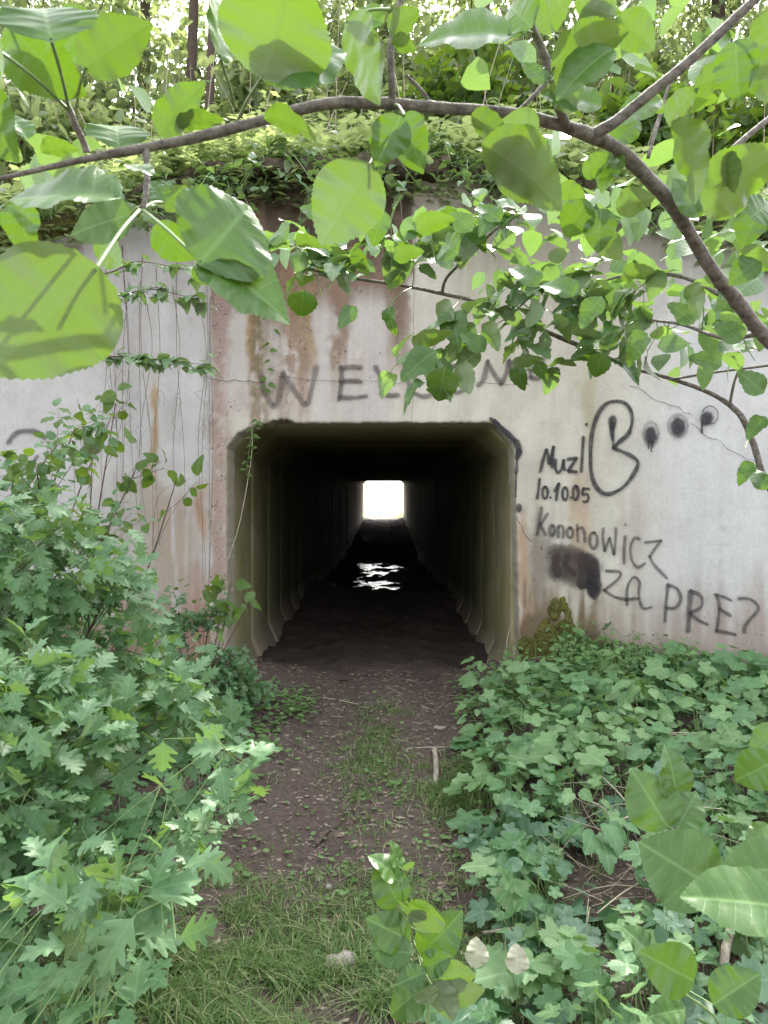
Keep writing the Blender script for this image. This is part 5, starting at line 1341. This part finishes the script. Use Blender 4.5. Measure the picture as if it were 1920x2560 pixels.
# tall bank-foot herbs hugging the right jamb
gP, gPs = Geo(), Geo()
for k in range(260):
    y = RS.uniform(4.9, 5.85); x = RS.uniform(.75, 2.2)
    if y > wall_y(x) - .06: continue
    if x < 1.35 and RS.rand() < .6: continue
    z = float(ground_h(x, y)); h = RS.uniform(.10, .34) * (.5 + .5 * ss(.7, 1.2, x))
    tube(gPs, [(x, y, z), (x + RS.normal() * .03, y, z + h)], [.003, .0015], 3, 1, cap=False)
    n = 12; zz = z + h * RS.uniform(.2, 1, n); a = RS.uniform(0, 6.28, n); r = RS.uniform(.01, .06, n)
    join_leaves(gP, 'haw', np.stack([x + np.cos(a) * r, y + np.sin(a) * r, zz], -1), np.stack([np.cos(a), np.sin(a), 0 * a - .2], -1), rv(n, .3) + [0, -.3, 1], RS.uniform(.03, .055, n))
o = link("wall_foot_herbs", gP.mesh("wall_foot_herbs", M['ivy'])); tag(o, "small-leaved herbs crowding the foot of the right wing wall", "ground cover", kind="stuff")
o = link("wall_foot_stems", gPs.mesh("wall_foot_stems", M['stalk'])); tag(o, "thin stems of the herbs at the foot of the right wing wall", "ground cover", kind="stuff")

# small round-leaved creeping plants beside and on the path
gR = Geo(); gRo = []
def round_patch(cx, cy, rx, ry, n, s0, s1, hz=.03, geo=gR):
    x = cx + RS.normal(size=n) * rx * .5; y = cy + RS.normal(size=n) * ry * .5
    z = ground_h(x, y) + RS.uniform(.004, hz, n); a = RS.uniform(0, 6.28, n)
    join_leaves(geo, 'round', np.stack([x, y, z], -1), np.stack([np.cos(a), np.sin(a), 0 * a], -1), rv(n, .22) + [0, -.15, 1], RS.uniform(s0, s1, n))
def gpt(x, y):      # display pixel -> ground point
    Y = (y * K - 1280) / FPX
    D = 3.0
    for _ in range(30):
        xx = (x * K - 960) / FPX * D; D = .5 * D + .5 * (CZ - float(ground_h(xx, D))) / Y
    return (x * K - 960) / FPX * D, D
for (px, py, rx, ry, n, s0, s1, hz) in ((600, 1540, .22, .28, 150, .022, .05, .08), (640, 1540, .12, .2, 60, .02, .04, .06), (560, 1620, .2, .2, 80, .022, .05, .05), (520, 1700, .2, .2, 40, .02, .045, .04),
                                  (1010, 1540, .12, .35, 90, .018, .034, .05), (1030, 1640, .12, .3, 90, .018, .036, .05), (960, 1840, .15, .25, 26, .02, .036, .03), (1080, 1790, .15, .2, 40, .02, .036, .04),
                                  (830, 1520, .12, .2, 9, .02, .032, .01), (800, 1500, .2, .2, 8, .016, .028, .01), (830, 1700, .14, .2, 14, .018, .032, .02), (860, 1700, .08, .12, 8, .02, .05, .02), (740, 1620, .1, .1, 8, .02, .03, .01), (800, 1600, .25, .5, 45, .014, .03, .012), (820, 1700, .25, .4, 40, .014, .03, .012), (640, 1500, .2, .25, 60, .02, .045, .04), (520, 1580, .25, .3, 90, .02, .05, .06), (1000, 1490, .12, .4, 70, .018, .04, .05), (760, 1850, .5, .4, 50, .012, .026, .01), (930, 1950, .3, .3, 30, .018, .034, .02), (680, 1870, .15, .12, 9, .02, .034, .02),
                                  (700, 1800, .3, .3, 12, .014, .026, .012), (560, 1830, .15, .15, 12, .018, .034, .03), (800, 1960, .25, .2, 20, .018, .034, .03), (620, 2080, .4, .2, 22, .018, .03, .03), (480, 1880, .12, .12, 10, .02, .04, .03), (770, 1900, .3, .2, 14, .016, .03, .02)):
    gx_, gy_ = gpt(px, py); round_patch(gx_, gy_, rx, ry, n, s0, s1, hz)
o = link("creeping_leaves", gR.mesh("creeping_leaves", M['ivy'])); tag(o, "small round creeping leaves scattered over the bare path and its edges", "ground cover", kind="stuff")

# grass on the path
gG = Geo()
def grass_patch(px, py, rx, ry, n, h0, h1, w=.0017, bend=1.7):
    n = int(n * .62); rx *= 1.15
    gx_, gy_ = gpt(px, py); x = gx_ + RS.normal(size=n) * rx * .5; y = gy_ + RS.normal(size=n) * ry * .5
    k = fbm(x * 7, y * 7, 2, N3) > .40; x, y = x[k], y[k]
    grass_blades(gG, np.stack([x, y, ground_h(x, y) - .003], -1), h0, h1, w, bend, 4, .1)
for a in ((520, 2130, .45, .35, 5200, .04, .14), (350, 2160, .4, .3, 2600, .04, .13), (700, 2150, .4, .3, 3200, .04, .13), (620, 2000, .5, .35, 2600, .03, .09), (480, 1960, .3, .25, 1000, .04, .10), (830, 1980, .3, .25, 1000, .03, .09),
          (805, 1650, .20, .5, 2300, .03, .08), (820, 1560, .2, .35, 1500, .03, .07), (800, 1740, .16, .35, 700, .02, .06), (640, 2170, .9, .25, 5000, .05, .16), (830, 1920, .35, .3, 1200, .02, .07), (980, 1720, .18, .3, 1800, .05, .14), (1010, 1690, .2, .3, 1200, .05, .13), (1060, 1960, .22, .3, 1500, .05, .13), (1000, 2120, .3, .25, 1700, .05, .15), (1080, 1850, .18, .3, 800, .05, .12), (820, 2160, .15, .2, 500, .03, .10), (900, 2180, .3, .1, 800, .04, .1)):
    grass_patch(*a)
x = RS.uniform(-1, 1, 5000); y = RS.uniform(2.0, 4.4, 5000); k = fbm(x * 5, y * 5, 3, N2) > .6
grass_blades(gG, np.stack([x[k], y[k], ground_h(x[k], y[k])], -1), .02, .06, .0013, 1.2, 3)
o = link("grass", gG.mesh("grass", M['grass'])); tag(o, "sparse fine grass growing in tufts along the middle of the trodden path", "grass", kind="stuff")

# litter of chips and straws, small clods
gC = Geo()
n = 9500; x = RS.uniform(-1.2, 1.2, n); y = 1.9 + 4.3 * RS.rand(n) ** 1.2; z = ground_h(x, y) + .002; s = .002 + .010 * RS.rand(n) ** 2.2; a = RS.uniform(0, 6.28, n)
ca, sa = np.cos(a), np.sin(a); el = RS.uniform(1, 3.2, n)
V = np.stack([np.stack([x + ca * s * el * sx - sa * s * sy, y + sa * s * el * sx + ca * s * sy, z + s * .5 * hh], -1) for sx, sy, hh in ((1, .2, 0), (-.2, 1, 0), (-1, -.3, 0), (.1, -1, 0), (0, 0, 1.4))], 1).reshape(-1, 3)
b = (np.arange(n) * 5)[:, None]; T = np.concatenate([b + np.array([[i, (i + 1) % 4, 4]]) for i in range(4)])
gC.add(V, T)
o = link("litter", gC.mesh("litter", M['litter'], False)); tag(o, "crumbs of earth, bark chips and bits of dead leaf on the path", "litter", kind="stuff")
gW = Geo()
for k in range(150):
    y = RS.uniform(2.0, 5.6); x = RS.uniform(-1.0, .9); l = RS.uniform(.03, .14); a = RS.uniform(0, 6.28); p = []
    for t in (-1, 0, 1):
        xx = x + math.cos(a) * l * t * .5 + RS.normal() * .006; yy = y + math.sin(a) * l * t * .5 + RS.normal() * .006; p.append((xx, yy, float(ground_h(xx, yy)) + .006))
    tube(gW, p, [.0012, .0014, .0008], 4, 3, cap=False)
o = link("fallen_twigs", gW.mesh("fallen_twigs", M['dry'])); tag(o, "thin straws and twiglets strewn over the path", "litter", kind="stuff")

def rock(x, y, r, label, name="stone", flat=.6, mat='stone'):
    g = Geo(); z = float(ground_h(x, y)); V = []; nu, nv = 12, 7
    off = RS.rand(3) * 9
    for a in range(nv):
        ph = -math.pi / 2 + math.pi * a / (nv - 1)
        for b_ in range(nu):
            th = 2 * math.pi * b_ / nu; q = np.array([math.cos(th) * math.cos(ph), math.sin(th) * math.cos(ph), math.sin(ph)])
            k = 1 + .45 * (float(N1(q[0] * 1.6 + off[0], q[1] * 1.6 + off[1] + q[2])) - .5) * 2
            V.append(q * [r, r * .8, r * flat] * k)
    Fq = [[a * nu + b_, a * nu + (b_ + 1) % nu, (a + 1) * nu + (b_ + 1) % nu, (a + 1) * nu + b_] for a in range(nv - 1) for b_ in range(nu)]
    g.add(V, None, Fq)
    o = link(name, g.mesh(name, M[mat]), None, (x, y, z + r * flat * .35)); tag(o, label, "stone"); return o
x, y = gpt(735, 2085); rock(x, y, .05, "fist-sized buff stone half sunk in grass at the bottom middle")
x, y = gpt(948, 1574); rock(x, y, .045, "flat pale stone on the path above the grey stick", flat=.3)
x, y = gpt(708, 2078 - 160); rock(x, y, .018, "small pebble in the path left of the grass")
x, y = gpt(1042, 1945); rock(x, y, .016, "pebble at the right edge of the path near the shoot")
x, y = gpt(1420, 1780); rock(x, y, .11, "dark stone in the twiggy gap of the right herbs", flat=.7)
x, y = gpt(1545, 1580); rock(x, y, .12, "dark rock between the herbs below the lettering", flat=.6)
# mossy mounds in the gap
for (px, py, r, lab) in ((1480, 1640, .22, "upper moss mound among dry stalks on the right"), (1490, 1900, .16, "lower golden moss mound among dry stalks on the right"), (1400, 1740, .12, "small moss mound beside the dark stone")):
    x, y = gpt(px, py); o = rock(x, y, r, lab, "moss_mound", .28, 'moss'); o["category"] = "moss"

def stick(pts, rad, label, mat='deadwood', name="stick", cat="stick", nseg=8, group=None):
    g = Geo(); P_ = []
    for (px, py, lift) in pts:
        x, y = gpt(px, py); P_.append((x, y, float(ground_h(x, y)) + lift))
    tube(g, P_, rad, nseg, 4, .2); o = link(name, g.mesh(name, M[mat])); tag(o, label, cat, group); return o
stick([(939, 1625, .018), (942, 1660, .02), (940, 1705, .016)], [.017, .018, .015], "grey bark-stripped stick lying along the right rut of the path")
stick([(385, 1912, .015), (425, 1885, .018), (462, 1862, .014)], [.014, .017, .010], "broken brown piece of wood beside the grass on the left")
stick([(683, 1830, .01), (705, 1805, .015), (735, 1782, .012)], [.008, .009, .006], "short dark twig on the bare soil left of centre", 'barkdark')
stick([(880, 1620, .008), (920, 1618, .010), (968, 1618, .012)], [.003, .003, .002], "thin straight straw lying across above the grey stick", 'dry')
stick([(700, 1508, .006), (740, 1518, .01), (775, 1524, .008)], [.003, .003, .002], "thin pale twig near the left corner of the opening", 'dry')
stick([(1045, 2045, .05), (1110, 2050, .07), (1180, 2052, .07), (1260, 2060, .06), (1330, 2085, .05)], [.006, .006, .0055, .005, .004], "knobbly grey branch lying low across the herbs at the bottom")
stick([(1270, 2120, .05), (1310, 2130, .06), (1360, 2140, .05)], [.007, .007, .006], "short grey branch piece under the herbs at the bottom")
stick([(1560, 2200, .1), (1575, 2130, .16), (1610, 2080, .2), (1680, 2040, .24)], [.014, .015, .013, .011], "thick bleached branch at the bottom right corner")
DL = ["bleached dry stalk lying level across the upper moss mound", "second bleached stalk crossing under the upper moss mound", "thin dry stalk running right over the upper moss mound", "long dry stalk slanting down right past the dark stone", "short dry stalk slanting below the herbs left of the gap", "long dry stalk lying flat just above the lower moss mound", "dry stalk leaning up right across the lower moss mound", "dry stalk at the lower left of the golden moss mound", "short dry stalk beside the dark stone", "dry stalk slanting left below the dark rock", "dry stalk standing steeply between dark stone and lower moss", "dry stalk lying low at the left foot of the gap"]
for k, (a, b_) in enumerate((((1345, 1655), (1510, 1632)), ((1330, 1668), (1560, 1640)), ((1370, 1640), (1600, 1660)), ((1240, 1690), (1420, 1900)), ((1260, 1780), (1340, 1860)), ((1300, 1870), (1560, 1830)), ((1380, 1960), (1540, 1880)), ((1400, 1990), (1500, 1870)), ((1350, 1720), (1430, 1680)), ((1560, 1600), (1460, 1700)), ((1380, 1850), (1450, 1740)), ((1290, 2040), (1420, 1950)))):
    lf = .08 + .08 * RS.rand()
    stick([(a[0], a[1], lf), ((a[0] + b_[0]) / 2 + RS.normal() * 8, (a[1] + b_[1]) / 2 + RS.normal() * 8, lf + .02), (b_[0], b_[1], lf)], [.003, .0034, .002], DL[k], 'dry', "dry_stalk", "dry stalk", 5, "bleached dry stalks in the gap on the right")
gw = Geo()
for k in range(110):
    x, y = gpt(RS.uniform(1250, 1640), RS.uniform(1600, 2050)); l = RS.uniform(.1, .4); a = RS.uniform(0, 6.28); z = float(ground_h(x, y)) + RS.uniform(.02, .1)
    tube(gw, [(x, y, z), (x + math.cos(a) * l * .5, y + math.sin(a) * l * .5, z + RS.normal() * .03), (x + math.cos(a) * l, y + math.sin(a) * l, z + RS.normal() * .04)], [.0016, .0016, .001], 4, 3, cap=False)
o = link("dead_twigs", gw.mesh("dead_twigs", M['dry'])); tag(o, "tangle of fine dead twigs in the gap between the right herbs", "twigs", kind="stuff")
# curled dry grass stalks at the right foot of the opening
for (p, lab) in (([(1100, 1470, 5.7), (1092, 1420, 5.7), (1098, 1370, 5.68), (1108, 1345, 5.65)], "arching dry grass stalk at the right foot of the opening"), ([(1115, 1470, 5.65), (1112, 1430, 5.65), (1110, 1395, 5.65)], "short upright dry stalk at the right foot of the opening")):
    g = Geo(); tube(g, [Q(*q) for q in p], [.004, .0035, .003, .0015][:len(p)], 5, 6); o = link("dry_stalk", g.mesh("dry_stalk", M['dry'])); tag(o, lab, "dry stalk")
# brown leaning stems at far left
for (p, lab) in (([(28, 1315, 3.3), (45, 1400, 3.25), (60, 1480, 3.2)], "left of two leaning brown dead stems at the left edge"), ([(45, 1320, 3.3), (66, 1400, 3.25), (92, 1500, 3.2)], "right of two leaning brown dead stems at the left edge")):
    g = Geo(); tube(g, [Q(*q) for q in p] , [.012, .014, .016], 8, 5, .1); q = Q(*p[-1])
    tube(g, [q, (q.x + .05, q.y - .02, float(ground_h(q.x, q.y)) - .05)], [.016, .02], 8, 1)
    o = link("dead_stem", g.mesh("dead_stem", M['redstem'])); tag(o, lab, "dead stem")

# young apple shoot in the bottom middle
def shoot(name, pts, leaves, label, key='apple', rad=.004):
    b = pts[0]; t = empty(name, tuple(b), label, "sapling"); g = Geo(); C = tube(g, pts, [rad, rad * .8, rad * .5, rad * .3][:len(pts)], 6, 6)
    for (bx, by, tx, ty, D, wr) in leaves:
        a = np.array(Q(bx, by, D)); bb = np.array(Q(tx, ty, D)); l = np.linalg.norm(bb - a); ow = .76; roll = 0
        if wr > ow: bb = bb + [0, -l * math.sqrt((wr / ow) ** 2 - 1) * .8, 0]
        d = bb - a; ax = unit(d); view = unit(np.array([0, 0, CZ]) - a); n0 = unit(view - ax * view.dot(ax))
        if wr < ow: roll = math.acos(wr / ow)
        s = np.cross(ax, n0); nr = n0 * math.cos(roll) + s * math.sin(roll)
        if nr[2] < 0: nr = -nr
        put_leaf(t, LM[key][RS.randint(len(LM[key]))], a, d, nr, np.linalg.norm(d))
        j = ((C - a) ** 2).sum(1).argmin(); tube(g, [C[j], (C[j] + a) / 2, a], [.0012, .001, .001], 4, 3, cap=False)
    link("stem", g.mesh("stem", M['stalk']), t); return t
shoot("apple_shoot", [(.02, 1.72, .1), Q(925, 2200, 1.66), Q(885, 2000, 1.62), Q(858, 1855, 1.6)],
      [(868, 1905, 812, 1840, 1.6, .5), (866, 1895, 850, 1815, 1.6, .35), (872, 1880, 895, 1860, 1.6, .5), (865, 1960, 815, 1860, 1.6, .75), (880, 1990, 900, 1920, 1.58, .9), (900, 2010, 945, 1925, 1.58, .8), (885, 2030, 800, 1975, 1.58, .8), (905, 2060, 1000, 1985, 1.6, .7), (890, 2060, 800, 2045, 1.56, .75), (915, 2090, 965, 2050, 1.55, .9), (920, 2100, 860, 2110, 1.54, .85), (930, 2130, 830, 2180, 1.54, .7), (935, 2120, 1020, 2080, 1.54, .6), (950, 2160, 1045, 2130, 1.54, .6), (930, 2170, 910, 2110, 1.5, .8), (940, 2120, 980, 2200, 1.54, .7)],
      "young apple shoot with broad leaves standing at the bottom middle", 'apple_hi')
shoot("apple_shoot", [(.62, 1.75, .1), Q(1560, 2250, 1.6), Q(1440, 2120, 1.5), Q(1400, 2060, 1.45)],
      [(1500, 2120, 1380, 2040, 1.4, .8), (1420, 2080, 1360, 2000, 1.45, .5), (1540, 2170, 1620, 2090, 1.4, .8), (1480, 2180, 1400, 2190, 1.4, .7), ],
      "leafy shoot with large ribbed leaves in the bottom right corner", 'apple_hi')
# the two pale round leaves
t = None
for (px, py, lab) in ((1028, 2066, "left of two pale whitish round leaves at the bottom"), (1116, 2080, "right of two pale whitish round leaves at the bottom")):
    p = Q(px, py + 26, 1.62); o = bpy.data.objects.new("fallen_leaf", leafmesh("fallen_leaf", grid_leaf(apple_rows(24, .46, .008, .9), 3, .22, .25, .25, px), M['pale'])); COL.objects.link(o)
    x, y, z = frames(np.array([[.1, .25, .95]]), np.array([[.15, -.8, .5]])); s = .056; x, y, z = x[0] * s, y[0] * s, z[0] * s
    o.matrix_local = Matrix(((x[0], y[0], z[0], p.x), (x[1], y[1], z[1], p.y), (x[2], y[2], z[2], p.z), (0, 0, 0, 1))); tag(o, lab, "leaf")
